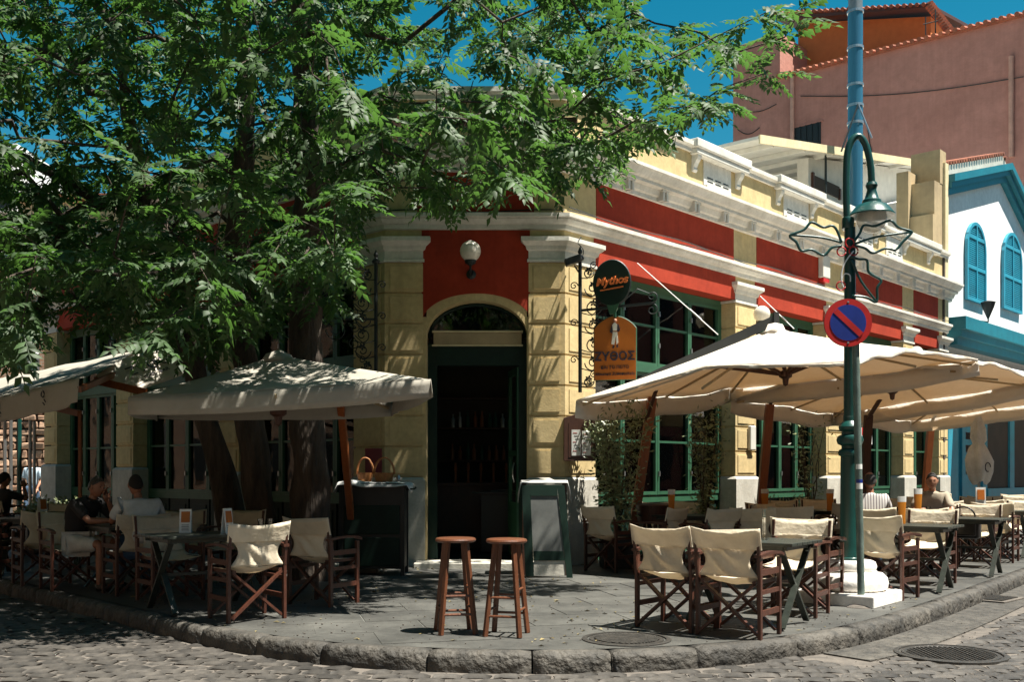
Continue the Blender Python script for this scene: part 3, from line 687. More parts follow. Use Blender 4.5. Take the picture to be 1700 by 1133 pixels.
for a, b in ((s0-.1, 19.7), (19.7, s1)):
    q = [FW.pt(a,.06,ztop(a)+.465), FW.pt(b,.06,ztop(b)+.465), FW.pt(b,-.5,ztop(b)+.465), FW.pt(a,-.5,ztop(a)+.465)]; q += [v+Vector((0,0,.26)) for v in q]; mb.hexa(q)
obj('gable_band', mb, M['plinth'], W)
for k in range(26):
    s = s0+k*.19; 
    a = FW.pt(s,.12,ztop(s)+.76); b = FW.pt(s,-.35,ztop(s)+.80); mb = MB(); mb.tube([a,b], .055, 8); obj('ridge_tile', mb, M['tile'], W)
def shutter_pair(s0, s1, z0, z1, openleaf=False):
    p = obj('shutter', MB().add([],[]), None, W) if False else None
    w = s1-s0; r_ = w/2; mb = MB(); nseg = 12
    def ring(k, d):
        pts = [FW.pt(s0+k, d, z0+k), FW.pt(s1-k, d, z0+k)]
        for i in range(nseg+1): a = math.pi*i/nseg; pts.append(FW.pt(s0+r_+(r_-k)*math.cos(a), d, z1-r_+ (r_-k)*math.sin(a)))
        return pts
    a = ring(0,.02); c = ring(.09,.02); a2 = ring(0,.10); c2 = ring(.09,.10); m_ = len(a); mb.v += [tuple(v) for v in a+c+a2+c2]
    for i in range(m_):
        j = (i+1) % m_; mb.f += [(2*m_+i,2*m_+j,3*m_+j,3*m_+i),(i,j,2*m_+j,2*m_+i),(m_+i,m_+j,3*m_+j,3*m_+i)]
    FW.box(mb, s0+r_-.035, s0+r_+.035, .02, .098, z0+.09, z1-.09)
    for zz in (z0+(z1-z0)*.42, z0+(z1-z0)*.80): FW.box(mb, s0+.09, s1-.09, .022, .094, zz-.05, zz+.05)
    p = obj('shutter', mb, M['bblue'], W)
    mb = MB(); z = z0+.12
    while z < z1-.14:
        h = r_ if z < z1-r_ else math.sqrt(max(r_*r_-(z-(z1-r_))**2, .0)); h -= .1
        if h > .05: FW.box(mb, s0+r_-h, s0+r_+h, .03, .07, z, z+.028)
        z += .055
    tag(obj('louvre', mb, M['bblue'], p), kind='stuff')
    mb = MB(); FW.box(mb, s0+.05, s1-.05, .004, .02, z0+.05, z1-r_); obj('shade', mb, M['teal'], p)
def sw(px): return (FW.o.x-(px-850)/F*FW.o.y)/((px-850)/F*FW.d.y-FW.d.x)
def zw(s, py): return CAMZ+(785-py)/F*FW.p2(s).y
for a, b, t_, l_ in ((1600,1632,360,500),(1661,1692,377,515)):
    sa, sb = sw(a), sw(b); shutter_pair(sa, sb, zw(sa, l_-3), zw(sa, t_+2))
# small lamp hanging under the first shutter
s = sw(1618); c = FW.pt(s, .35, zw(s, 520)); t = thing('hanging_lantern', 'black lantern under the first blue shutter', 'lantern', c); mb = MB(); mb.lathe(c, [(.02,-.2),(.16,.12),(.20,.25),(.03,.3)], 8); obj('hood', mb, M['black'], t)
mb = MB(); mb.tube([c+Vector((0,0,-.2)), c+Vector((0,0,-.28)), FW.pt(s-.9,.3,c.z-.33), FW.pt(s-.9,.02,c.z-.5)], .02, 6); obj('arm', mb, M['black'], t)
# shop cornice and blue joinery
sA = 15.3; zc = zw(sw(1580), 572)
mb = MB(); 
for d1, z0_, z1_ in ((.55,.30,.62),(.45,.12,.298),(.35,-.08,.118)): FW.box(mb, sA, s1, 0, d1, zc+z0_, zc+z1_)
obj('shop_cornice', mb, M['teal'], W)
mb = MB(); FW.box(mb, 15.3, 16.0, 0, .12, 0, 4.0); FW.box(mb, 16.3, 16.55, 0, .12, 0, 4.0); FW.box(mb, 17.9, 18.25, 0, .12, 0, 4.0); FW.box(mb, 20.2, 20.6, 0, .12, 0, 4.0); FW.box(mb, 15.3, 25, 0, .10, 3.2, 4.2); obj('shopfront_post', mb, M['bblue'], W)
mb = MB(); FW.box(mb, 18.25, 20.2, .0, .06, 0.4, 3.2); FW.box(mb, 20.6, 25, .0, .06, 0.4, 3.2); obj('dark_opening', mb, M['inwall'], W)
mb = MB(); FW.box(mb, 16.55, 17.9, .0, .06, 0, 1.3); FW.box(mb, 16.0, 16.3, 0, .05, 0, 3.2); FW.box(mb, 18.25, 25, .06, .14, 0, .9)
for k in range(5): FW.box(mb, 16.6, 17.85, .0, .09, 1.4+.34*k, 1.55+.34*k)
obj('blue_door', mb, M['bblue'], W); mb = MB(); FW.box(mb, 16.55, 17.9, .0, .02, 1.3, 3.2); obj('door_pane', mb, M['glass'], W)
# tan party wall with stepped outline between roof terrace and white house
TW = thing('party_wall', 'weathered tan stepped party wall beside the white house', 'wall', (*FR_.p2(14.9), 6.9)); mb = MB()
FW.box(mb, 14.25, 15.10, -.55, .12, 6.95, 7.75); FW.box(mb, 14.35, 15.10, -.75, .12, 7.75, 8.6); FW.box(mb, 14.7, 15.10, -.6, .13, 8.6, 9.45); FW.box(mb, 14.15, 14.7, -.75, -.45, 6.95, 8.9)
obj('wall', mb, M['tan'], TW); mb = MB(); FW.box(mb, 14.9, 15.115, -.5, .19, 5.0, 9.15); obj('pilaster', mb, M['cream'], TW)
# roof terrace room with lean-to sheet roof
RT = thing('roof_room', 'white panelled rooftop room with a thin lean-to sheet roof above the parapet', 'rooftop room', (*FR_.p2(9,-2.2), 6.2))
FT = Fr(FR_.p2(0, -2.3), FR_.d, FR_.n)
def st(px): return (FT.o.x-(px-850)/F*FT.o.y)/((px-850)/F*FT.d.y-FT.d.x)
def zt(s, py): return CAMZ+(785-py)/F*FT.p2(s).y
a, b = st(1342), st(1528); z = zt(b, 292); 
mb = MB(); mb.prism([FT.pt(a,0,6.12), FT.pt(b,0,6.12), FT.pt(b,0,zt(b,283)), FT.pt(a,0,zt(a,262))], (-FT.n.x*.3,-FT.n.y*.3,0))
obj('wall', mb, M['offwhite'], RT)
c0 = st(1222); zc0 = zt(c0, 240); zb = zt(b, 282)
q = [FT.pt(c0,.55,zc0), FT.pt(b+.1,.55,zb), FT.pt(b+.1,-4,zb+.05), FT.pt(c0,-4,zc0+.05)]; q += [v+Vector((0,0,.07)) for v in q]; mb = MB(); mb.hexa(q); obj('sheet_roof', mb, M['offwhite'], RT)
q = [FT.pt(c0,.56,zc0-.1), FT.pt(b+.1,.56,zb-.1), FT.pt(b+.1,.60,zb-.1), FT.pt(c0,.60,zc0-.1)]; q += [v+Vector((0,0,.19)) for v in q]; mb = MB(); mb.hexa(q); obj('fascia', mb, M['cream'], RT)
for k in range(7):
    s = c0+(b-c0)*(k+.5)/7; z_ = zc0+(zb-zc0)*(k+.5)/7; mb = MB(); mb.bar(FT.pt(s,.5,z_-.06), FT.pt(s,-3.5,z_-.03), .07, .10); obj('rafter', mb, M['offwhite'], RT)
mb = MB(); w0, w1 = st(1348), st(1392); z0_, z1_ = zt(w0, 312), zt(w0, 287); FT.box(mb, w0, w1, .0, .03, zt(w1,330), z1_-.05); obj('window', mb, M['inwall'], RT)
mb = MB(); FT.box(mb, w0-.05, w0+.03, 0, .06, zt(w1,332), z1_); FT.box(mb, w1-.03, w1+.05, 0, .06, zt(w1,332), z1_-.1); obj('window_frame', mb, M['dwood'], RT)

mb = MB(); 
for px in (1352, 1395): s = st(px); mb.tube([FT.pt(s,.3,6.2), FT.pt(s,.3,zt(s,262))], .03, 6)
obj('post', mb, M['iron'], RT)
# flue: grey pipe in a blue sleeve, with guys
pc = FR_.p2(10.7, -3.0); Yp = pc.y; cc = Vector(((1420-850)/F*Yp, Yp)); t = thing('flue_pipe', 'tall roof flue in a shiny blue sleeve with a grey top', 'flue', (cc.x, cc.y, 6.2))
zp = lambda py: CAMZ+(785-py)/F*Yp
rp_ = 12/F*Yp; mb = MB(); mb.lathe((cc.x,cc.y,0), [(rp_,6.2),(rp_,zp(22))], 24); obj('sleeve', mb, M['bluepipe'], t, smooth='auto')
mb = MB(); mb.lathe((cc.x,cc.y,0), [(rp_*.95,zp(22)+.002),(rp_*.95,zp(-60)),(rp_*1.4,zp(-62)),(0,zp(-80))], 24); obj('upper_pipe', mb, M['greypipe'], t, smooth='auto')
for py in (20, 80, 142, 176, 205): mb = MB(); mb.lathe((cc.x,cc.y,zp(py)), [(rp_+.002,-.03),(rp_+.02,-.03),(rp_+.02,.03),(rp_+.002,.03)], 24); obj('band', mb, M['steel'], t)
for dx in (-.5, .22): mb = MB(); mb.tube([(cc.x,cc.y-.2,zp(178)), (cc.x+dx,cc.y-.5,zp(262 if dx < 0 else 240))], .022, 5); obj('guy', mb, M['steel'] if dx > 0 else M['iron'], t)
# pink building
PK = thing('pink_building', 'tall dusky pink building with terracotta tiled eaves behind the restaurant', 'building', (16, 44, 0))
def X_(px, Y): return (px-850)/F*Y
FP = Fr((X_(1217, 45.0), 45.0), (.736,-.677), (-.677,-.736))
def sp(px): k = (px-850)/F; return (FP.o.x-k*FP.o.y)/(k*FP.d.y-FP.d.x)
def zpk(s, py): return CAMZ+(785-py)/F*FP.p2(s).y
s3 = sp(1295); zr0 = zpk(s3, 128); zr1 = zpk(sp(1700), 24)
sE = sp(1760); zE = zr0+(zr1-zr0)*(sE-s3)/(sp(1700)-s3)
mb = MB(); pts = [FP.pt(0,0,0), FP.pt(sE,0,0), FP.pt(sE,0,zE), FP.pt(s3,0,zr0), FP.pt(s3-.01,0,zr0+1.9), FP.pt(0,0,zr0+1.9)]; mb.prism(pts, (-FP.n.x*12, -FP.n.y*12, 0)); obj('wall', mb, M['pink'], PK)
k = 0; s = s3; 
while s < sE:
    z = zr0+(zE-zr0)*(s-s3)/(sE-s3)+.04; mb = MB(); a = FP.pt(s,.2,z-.03); b = FP.pt(s,-.75,z+.22); mb.tube([a,b], [.09,.08], 8); obj('eave_tile', mb, M['tile'], PK); s += .27
q = [FP.pt(s3,.15,zr0-.10), FP.pt(sE,.15,zE-.10), FP.pt(sE,-1.2,zE+.1), FP.pt(s3,-1.2,zr0+.1)]; q += [v+Vector((0,0,.06)) for v in q]; mb = MB(); mb.hexa(q); obj('eave_board', mb, M['tile'], PK)
# penthouse storey set back behind the eave
FQ = Fr(FP.p2(0,-2.5), FP.d, FP.n)
def sq(px): k = (px-850)/F; return (FQ.o.x-k*FQ.o.y)/(k*FQ.d.y-FQ.d.x)
def zq(s, py): return CAMZ+(785-py)/F*FQ.p2(s).y
a, b = sq(1325), sq(1545); za, zb = zq(a, 38), zq(b, 27)
mb = MB(); mb.prism([FQ.pt(a,0,15), FQ.pt(b,0,15), FQ.pt(b,0,zb), FQ.pt(a,0,za)], (-FQ.n.x*6, -FQ.n.y*6, 0)); obj('penthouse_wall', mb, M['orangew'], PK)
q = [FQ.pt(a-.6,.9,za), FQ.pt(b+.3,.9,zb), FQ.pt(b+.3,-6,zb+.9), FQ.pt(a-.6,-6,za+.9)]; q += [v+Vector((0,0,.14)) for v in q]; mb = MB(); mb.hexa(q); obj('penthouse_roof', mb, M['dwood'], PK)
s = a-.6
while s < b+.3:
    z = za+(zb-za)*(s-a)/(b-a)+.2; mb = MB(); mb.tube([FQ.pt(s,1.0,z-.04), FQ.pt(s,-.2,z+.12)], [.08,.07], 8); obj('roof_tile', mb, M['tile'], PK); s += .26
for k in range(13):
    f = k/12; p = FQ.pt(b+.3,.9,zb+.15).lerp(P(1580, 52, FQ.p2(b).y-3), f); mb = MB(); mb.tube([p+Vector((-.05,.3,.05)), p+Vector((.05,-.1,-.02))], .08, 8); obj('hip_tile', mb, M['tile'], PK)
mb = MB(); mb.prism([FQ.pt(b,0,15), P(1580,60,FQ.p2(b).y-3), P(1580,120,FQ.p2(b).y-3)], (1,2,0)) if False else FQ.box(mb, b, b+1.2, -3, -.3, 14, zb-1.0); obj('penthouse_side', mb, M['tan'], PK)
mb = MB(); w = sq(1322); FQ.box(mb, w-1.1, w-.5, .3, .9, 14, zq(w,62)); obj('chimney', mb, M['bwhite'], PK)
a, b = sp(1315), sp(1363); mb = MB(); FP.box(mb, a, b, -.02, .03, zpk(a,252), zpk(a,214)); w = obj('window', mb, M['black'], PK)
for k in range(5): mb = MB(); s = a+(b-a)*(k+.5)/5; FP.box(mb, s-.02, s+.02, .04, .07, zpk(a,252), zpk(a,214)); obj('window_bar', mb, M['iron'], w)
mb = MB(); FP.box(mb, a-.1, b+.1, -.01, .06, zpk(a,214), zpk(a,212)); FP.box(mb, a-.1, a, 0, .06, zpk(a,252), zpk(a,214)); obj('window_surround', mb, M['pink'], PK)
for px, y0, y1, m_ in ((1317,128,245,'pipepink'),(1680,95,262,'pipepink')):
    s = sp(px); mb = MB(); mb.tube([FP.pt(s,.1,zpk(s,y1)), FP.pt(s,.1,zpk(s,y0))], .09, 8); obj('downpipe', mb, M[m_], PK)
# left background: brick house and rubble ruin
BH = thing('brick_house', 'old brick house with terracotta eaves beyond the left end of the restaurant', 'house', (-16, 34, 0))
FB = Fr((X_(-260, 36), 36), (1,0), (0,-1)); zb_ = lambda py: CAMZ+(785-py)/F*36
w_ = X_(150,36)-FB.o.x; mb = MB(); FB.box(mb, 0, w_, -8, 0, 0, zb_(470)); obj('wall', mb, M['brick'], BH)
u = w_-2.2
for k in range(22): mb = MB(); s = w_+.1-k*.30; mb.tube([FB.pt(s,.35,zb_(468)), FB.pt(s,-1.5,zb_(468)+.6)], [.13,.11], 8); obj('eave_tile', mb, M['tile'], BH)
mb = MB(); s = X_(8,36)-FB.o.x; FB.box(mb, s-1.3, s-.3, -.02, .04, zb_(600), zb_(480)); s2 = X_(28,36)-FB.o.x; FB.box(mb, s2-.2, s2+.45, .002, .05, zb_(590), zb_(500)); obj('window', mb, M['inwall'], BH)
mb = MB(); FB.box(mb, X_(60,36)-FB.o.x, w_-.02, -.4, .12, 0, zb_(560)); obj('buttress', mb, M['brick'], BH)
WB = thing('pale_block', 'pale tall building far behind the leaves at the left edge', 'building', (-28, 60, 0)); mb = MB(); x0, x1 = X_(-250,60), X_(28,60); z_ = CAMZ+(785-238)/F*60
mb.box(((x0+x1)/2, 64, z_/2), (x1-x0, 8, z_)); obj('wall', mb, M['bwhite'], WB)
for r_ in range(9):
    for q_ in range(6):
        x = x1-.8-q_*1.6; mb = MB(); mb.box((x, 59.98, z_-1.2-r_*2.0), (.9, .1, 1.2)); obj('window', mb, M['black'], WB)
    mb = MB(); mb.box(((x0+x1)/2, 59.7, z_-2.1-r_*2.0), (x1-x0, .6, .15)); obj('balcony_slab', mb, M['offwhite'], WB)
PB = thing('peach_block', 'peach gabled building glimpsed between the branches at the left', 'building', (-24, 52, 0)); mb = MB(); x0, x1 = X_(30,52), X_(210,52); z_ = CAMZ+(785-335)/F*52
mb.box(((x0+x1)/2, 56, z_/2), (x1-x0, 8, z_)); obj('wall', mb, M['cream'], PB)
mb = MB(); mb.box(((x0+x1)/2, 55.8, z_+.15), (x1-x0+.8, 8.6, .3)); obj('roof', mb, M['tile'], PB)
RW = thing('rubble_wall', 'sunlit rubble stone wall behind the left awning', 'wall', (-14, 31, 0)); x0, x1 = X_(-120,31), X_(215,31); mb = MB()
mb.box(((x0+x1)/2, 31.4, 1.75), (x1-x0, .6, 3.5)); obj('core', mb, M['mortar'], RW)
z = .1; 
while z < 3.6:
    x = x0+.1; hh = random.uniform(.17,.27)
    while x < x1-.1:
        w = random.uniform(.2,.5)
        if x > X_(-30,31):
            mb = MB(); b = len(mb.v); mb.box((0,0,0), (w-.05, .24, hh-.04)); mb.v = [(v[0]+random.uniform(-.03,.03)+x+w/2, v[1]+31.04+random.uniform(-.05,.03), v[2]+random.uniform(-.02,.02)+z+hh/2) for v in mb.v]
            obj('stone', mb, M['stone'], RW, bevel=.03)
        x += w
    z += hh
# satellite-like dark dome + metal posts of the awning frame at far left
t = thing('street_lamp_head', 'dark rounded lamp shade poking above the left awning', 'lamp', P(42,590,20)); mb = MB(); c = P(42,612,20); mb.lathe(c, [(.26,-.05),(.25,.05),(.16,.18),(0,.24)], 18); obj('shade', mb, M['dgreen'], t, smooth='auto')
mb = MB(); mb.tube([c+Vector((0,0,.2)), c+Vector((.15,.0,.35)), P(62,592,20)+Vector((0,0,.05)), P(62,640,20)], .04, 6); obj('arm', mb, M['steel'], t)
for k, px in enumerate((8, 18, 32, 50, 57)):
    Y = 20+k*.5; mb = MB(); a = Vector((X_(px,Y), Y, 0)); mb.tube([a, a+Vector((0,0,2.45))], .035 if k != 2 else .05, 8)
    tag(obj('awning_post', mb, M['steel'] if k != 2 else M['lampg'], smooth='auto'), ['thin metal post nearest the left edge', 'second thin metal post from the left edge', 'thicker green post under the left awning', 'slim metal post behind the left awning', 'slim metal post beside the leftmost pillar'][k], 'post', 'posts under the left awning')

# house across the right-hand street (shows in the window reflections)
FO = Fr(FR_.p2(-6, 13.5), FR_.d, -FR_.n); OH = thing('opposite_house', 'plain pink house across the street, mirrored in the green windows', 'house', (*FR_.p2(10, 14), 0)); mb = MB(); FO.box(mb, 0, 80, -6, 0, -.1, 9.5); obj('wall', mb, M['pink'], OH)
for fl_ in range(3):
    for k in range(26):
        mb = MB(); FO.box(mb, 1.5+k*3, 2.7+k*3, .0, .04, 1.0+fl_*3, 2.8+fl_*3); obj('window', mb, M['black'], OH)

FO2 = Fr(FL_.p2(-12, 13.5), FL_.d, -FL_.n); OH2 = thing('opposite_house', 'brick house across the left-hand street, mirrored in the shaded windows', 'house', (*FL_.p2(8, 14), 0)); mb = MB(); FO2.box(mb, 0, 95, -6, 0, -.1, 10.5); obj('wall', mb, M['brick'], OH2)
for fl_ in range(3):
    for k in range(30):
        mb = MB(); FO2.box(mb, 1.5+k*3, 2.7+k*3, .0, .04, 1.0+fl_*3, 2.8+fl_*3); obj('window', mb, M['black'], OH2)

FO3 = Fr((-22,-12), (1,0), (0,1)); OH3 = thing('opposite_house', 'unseen ochre house added behind the viewer to darken the door glass and the shade', 'house', (0,-13,0)); mb = MB(); FO3.box(mb, 0, 46, -6, 0, -.1, 10); obj('wall', mb, M['tan'], OH3)  # unseen house, added to darken the door reflections and cut sky fill
for fl_ in range(3):
    for k in range(14):
        mb = MB(); FO3.box(mb, 1.5+k*3, 2.7+k*3, .0, .04, 1.0+fl_*3, 2.8+fl_*3); obj('window', mb, M['black'], OH3)
# aerial and cables on the pink building
s = sp(1527); mb = MB(); p = FP.pt(s,-.6,zpk(s,62)); mb.tube([p, p+Vector((0,0,1.0))], .025, 5); mb.tube([p+Vector((.3,-.2,0)), p+Vector((.3,-.2,1.2))], .025, 5); mb.tube([p+Vector((-.1,0,.7)), p+Vector((.4,-.2,.75))], .02, 5); obj('aerial', mb, M['iron'], PK)
for (xa, ya, xb, yb) in ((1225,180,1290,173),(1330,160,1700,128),(1225,215,1262,212),(1440,205,1452,262)):
    sa, sb = sp(xa), sp(xb); mb = MB(); mb.tube([FP.pt(sa+(sb-sa)*u, .05, zpk(sa,ya)*(1-u)+zpk(sb,yb)*u-.25*math.sin(math.pi*u)) for u in np.linspace(0,1,12)], .018, 5); obj('wall_cable', mb, M['iron'], PK)
# ---------------------------------------------------------------- trees
def catmull(pts, n=6):
    out = []; m = len(pts)
    for i in range(m-1):
        p0, p1, p2, p3 = pts[max(i-1,0)], pts[i], pts[i+1], pts[min(i+2,m-1)]
        for k in range(n):
            t = k/n; out.append(.5*((2*p1)+(p2-p0)*t+(2*p0-5*p1+4*p2-p3)*t*t+(3*p1-p0-3*p2+p3)*t**3))
    out.append(pts[-1]); return out
def frond_template(npair=6, L_=.42, seed=0):
    r = random.Random(seed); vs = []; fs = []; k1 = r.uniform(.5,1.6); k2 = r.uniform(-.5,.5)
    def droop(x): return -.22*k1*x*x/L_
    def side(x): return k2*x*x*.5/L_
    for i in range(4):
        x = L_*i/3; vs.extend([(x,side(x)-.004,droop(x)), (x,side(x)+.004,droop(x))])
    for i in range(3): q = 2*i; fs.append((q,q+2,q+3,q+1))
    def leaflet(x, ang, l, w):
        y0, z = side(x), droop(x); ang += k2*x/L_; b = len(vs); c, s_ = math.cos(ang), math.sin(ang); dr = r.uniform(.1,.5); tw = r.uniform(-.35,.35)
        for (u, v, h) in ((.0,0,0),(.42*l,w/2,-.05*l+tw*w*.5),(l,0,-dr*l),(.42*l,-w/2,-.05*l-tw*w*.5),(.40*l,0,.06*l)):
            vs.append((x+u*c-v*s_, y0+u*s_+v*c, z+h))
        fs.extend([(b,b+4,b+1),(b+4,b+2,b+1),(b,b+3,b+4),(b+3,b+2,b+4)])
    for i in range(npair):
        x = L_*(.16+.82*i/npair)
        for sg in (1,-1):
            l = .128*(1-.35*abs(i/npair-.35))*r.uniform(.75,1.15); leaflet(x+r.uniform(-.01,.01), sg*R(62-12*i/npair+r.uniform(-14,14)), l*1.04, .064*r.uniform(.8,1.15))
    leaflet(L_*.98, 0, .11, .05)
    return np.array(vs), fs
FTS = [frond_template(6, .42, k) for k in range(10)]
def build_leaves(name, P0, DIR, UP, S, parent, mat):
    n = len(P0); FT_F = FTS[0][1]; TV = np.stack([f[0] for f in FTS]); which = rng.integers(0, len(FTS), n)
    x = DIR/np.linalg.norm(DIR, axis=1, keepdims=True); y = np.cross(UP, x); y /= np.linalg.norm(y, axis=1, keepdims=True)+1e-9; z = np.cross(x, y)
    Rm = np.stack([x, y, z], axis=2)*S[:,None,None]
    V = np.einsum('nij,nkj->nki', Rm, TV[which])+P0[:,None,:]
    nv = TV.shape[1]; base = np.concatenate([np.array(f) for f in FT_F]); lt = np.array([len(f) for f in FT_F])
    L_ = (base[None,:]+(np.arange(n)*nv)[:,None]).ravel(); T_ = np.tile(lt, n); St = np.concatenate([[0], np.cumsum(T_)[:-1]])
    me = bpy.data.meshes.new(name); me.vertices.add(n*nv); me.vertices.foreach_set('co', V.astype(np.float32).ravel())
    me.loops.add(len(L_)); me.loops.foreach_set('vertex_index', L_.astype(np.int32)); me.polygons.add(len(T_)); me.polygons.foreach_set('loop_start', St.astype(np.int32)); me.polygons.foreach_set('loop_total', T_.astype(np.int32))
    me.update(calc_edges=True); me.materials.append(mat); o = bpy.data.objects.new(name, me); COL.objects.link(o); o.parent = parent; o.matrix_parent_inverse = parent.matrix_basis.inverted()
    tag(o, kind='stuff'); return o
# lower edge of the crown as an elevation profile seen over the pavement: (direction x/y, slope of the lower edge)
prof_px = [-120,0,60,110,160,215,260,330,390,440,500,550,585,620,680,730,790,830,870,910,960,1010,1060,1120,1180,1240,1290,1330,1380]
prof_py = [600,600,560,500,555,540,590,600,560,540,500,520,420,350,330,355,365,375,300,315,295,300,240,250,215,220,130,90,20]
def low_edge(x, y): return CAMZ + (785-np.interp(850+F*x/y, prof_px, prof_py))/F*y
def noise3(p, f, seed=0):
    p = p*f+seed*17.3
    return (np.sin(p[:,0]*1.7+1.3*np.sin(p[:,1]*1.1+.7))+np.sin(p[:,1]*1.9+1.1*np.sin(p[:,2]*1.3))+np.sin(p[:,2]*2.1+1.2*np.sin(p[:,0]*.9+2)))/3
def tips_volume():
    N = 60000
    X = rng.uniform(-13, 4.2, N); Y = rng.uniform(6.8, 16.8, N); Z = rng.uniform(2.3, 9.6, N)
    p = np.stack([X,Y,Z],1)
    k = np.ones(N, bool)
    zl = low_edge(X, Y); k &= Z > zl+.12
    # crown outline in plan: reaches further forward on the left
    ymin = np.interp(X, [-13,-8,-4,-2.2,-.3,.2,1.2,2.4,3.6,4.2], [9.0,8.4,8.5,8.6,8.9,9.9,10.2,10.4,10.7,11])
    ymax = np.interp(X, [-13,-6,-3,-1,1,2.2,3.6,4.2], [16.8,16.4,15.6,15.8,15.4,13.6,12.4,12])
    k &= (Y > ymin) & (Y < ymax)
    # domed top
    top = 9.4-.055*(X+3.5)**2*np.where(X > -3.5, 1.0, .35); k &= Z < top
    # keep clear of the building and its roof edge
    for fr in (FR_, FL_):
        d = (X-fr.o.x)*fr.n.x+(Y-fr.o.y)*fr.n.y
        fr_in = d < .55
        if fr is FR_: mr = fr_in
        else: ml = fr_in
    inb = mr & ml & (Y > Y0-.45); k &= ~(inb & (Z < 7.4))
    # leave the hanging left side sparse near the facade
    dens = .50+.5*noise3(p, 1.25)+.25*noise3(p, 3.1, 2)
    k &= (dens > np.where(Z > 5.2, .53, .42))
    edge = np.clip((Z-zl)/1.3, 0, 1)
    # most of the foliage is a shell: lower side and top, thin inside
    prob = np.where(Z-zl < 1.5, .95, .55); prob = np.where((Z > 6.6) & (X > .0), .5, prob)
    prob = np.where((X > 1.1), prob*.95, prob)
    k &= rng.uniform(0,1,N) < prob
    p = p[k]
    # thin to a minimum spacing
    out = []; cell = {}; h = .50
    for q in p:
        hh = .50
        c = tuple((q//hh).astype(int)); ok = True
        for dx in (-1,0,1):
            for dy in (-1,0,1):
                for dz in (-1,0,1):
                    for r_ in cell.get((c[0]+dx,c[1]+dy,c[2]+dz), ()):
                        if ((r_-q)**2).sum() < hh*hh: ok = False
        if ok: out.append(q); cell.setdefault(c, []).append(q)
    return np.array(out)
TIPS = tips_volume()
trunks = [
 ([(522,966),(518,900),(514,800),(510,700),(507,560),(506,420),(511,280),(506,120),(500,-40),(505,-170)], 12.9, [.33,.285,.26,.245,.225,.205,.18,.155,.11,.06], 'thickest tree trunk standing behind the grey parasol, nearest the door'),
 ([(437,962),(434,900),(428,800),(415,690),(404,580),(398,470),(396,360),(408,210),(400,60),(395,-60)], 13.15, [.27,.235,.215,.20,.185,.17,.15,.12,.09,.05], 'middle tree trunk behind the grey parasol rising straight'),
 ([(405,960),(392,890),(370,800),(345,705),(322,610),(305,530),(285,440),(245,320),(212,190),(205,60)], 13.4, [.24,.21,.19,.175,.165,.15,.135,.115,.09,.05], 'leaning tree trunk bending to the left behind the grey parasol'),
]
tree_of = np.argmin(np.stack([np.abs(TIPS[:,0]-c) for c in (-.6,-4.2,-7.6)],1), axis=1)
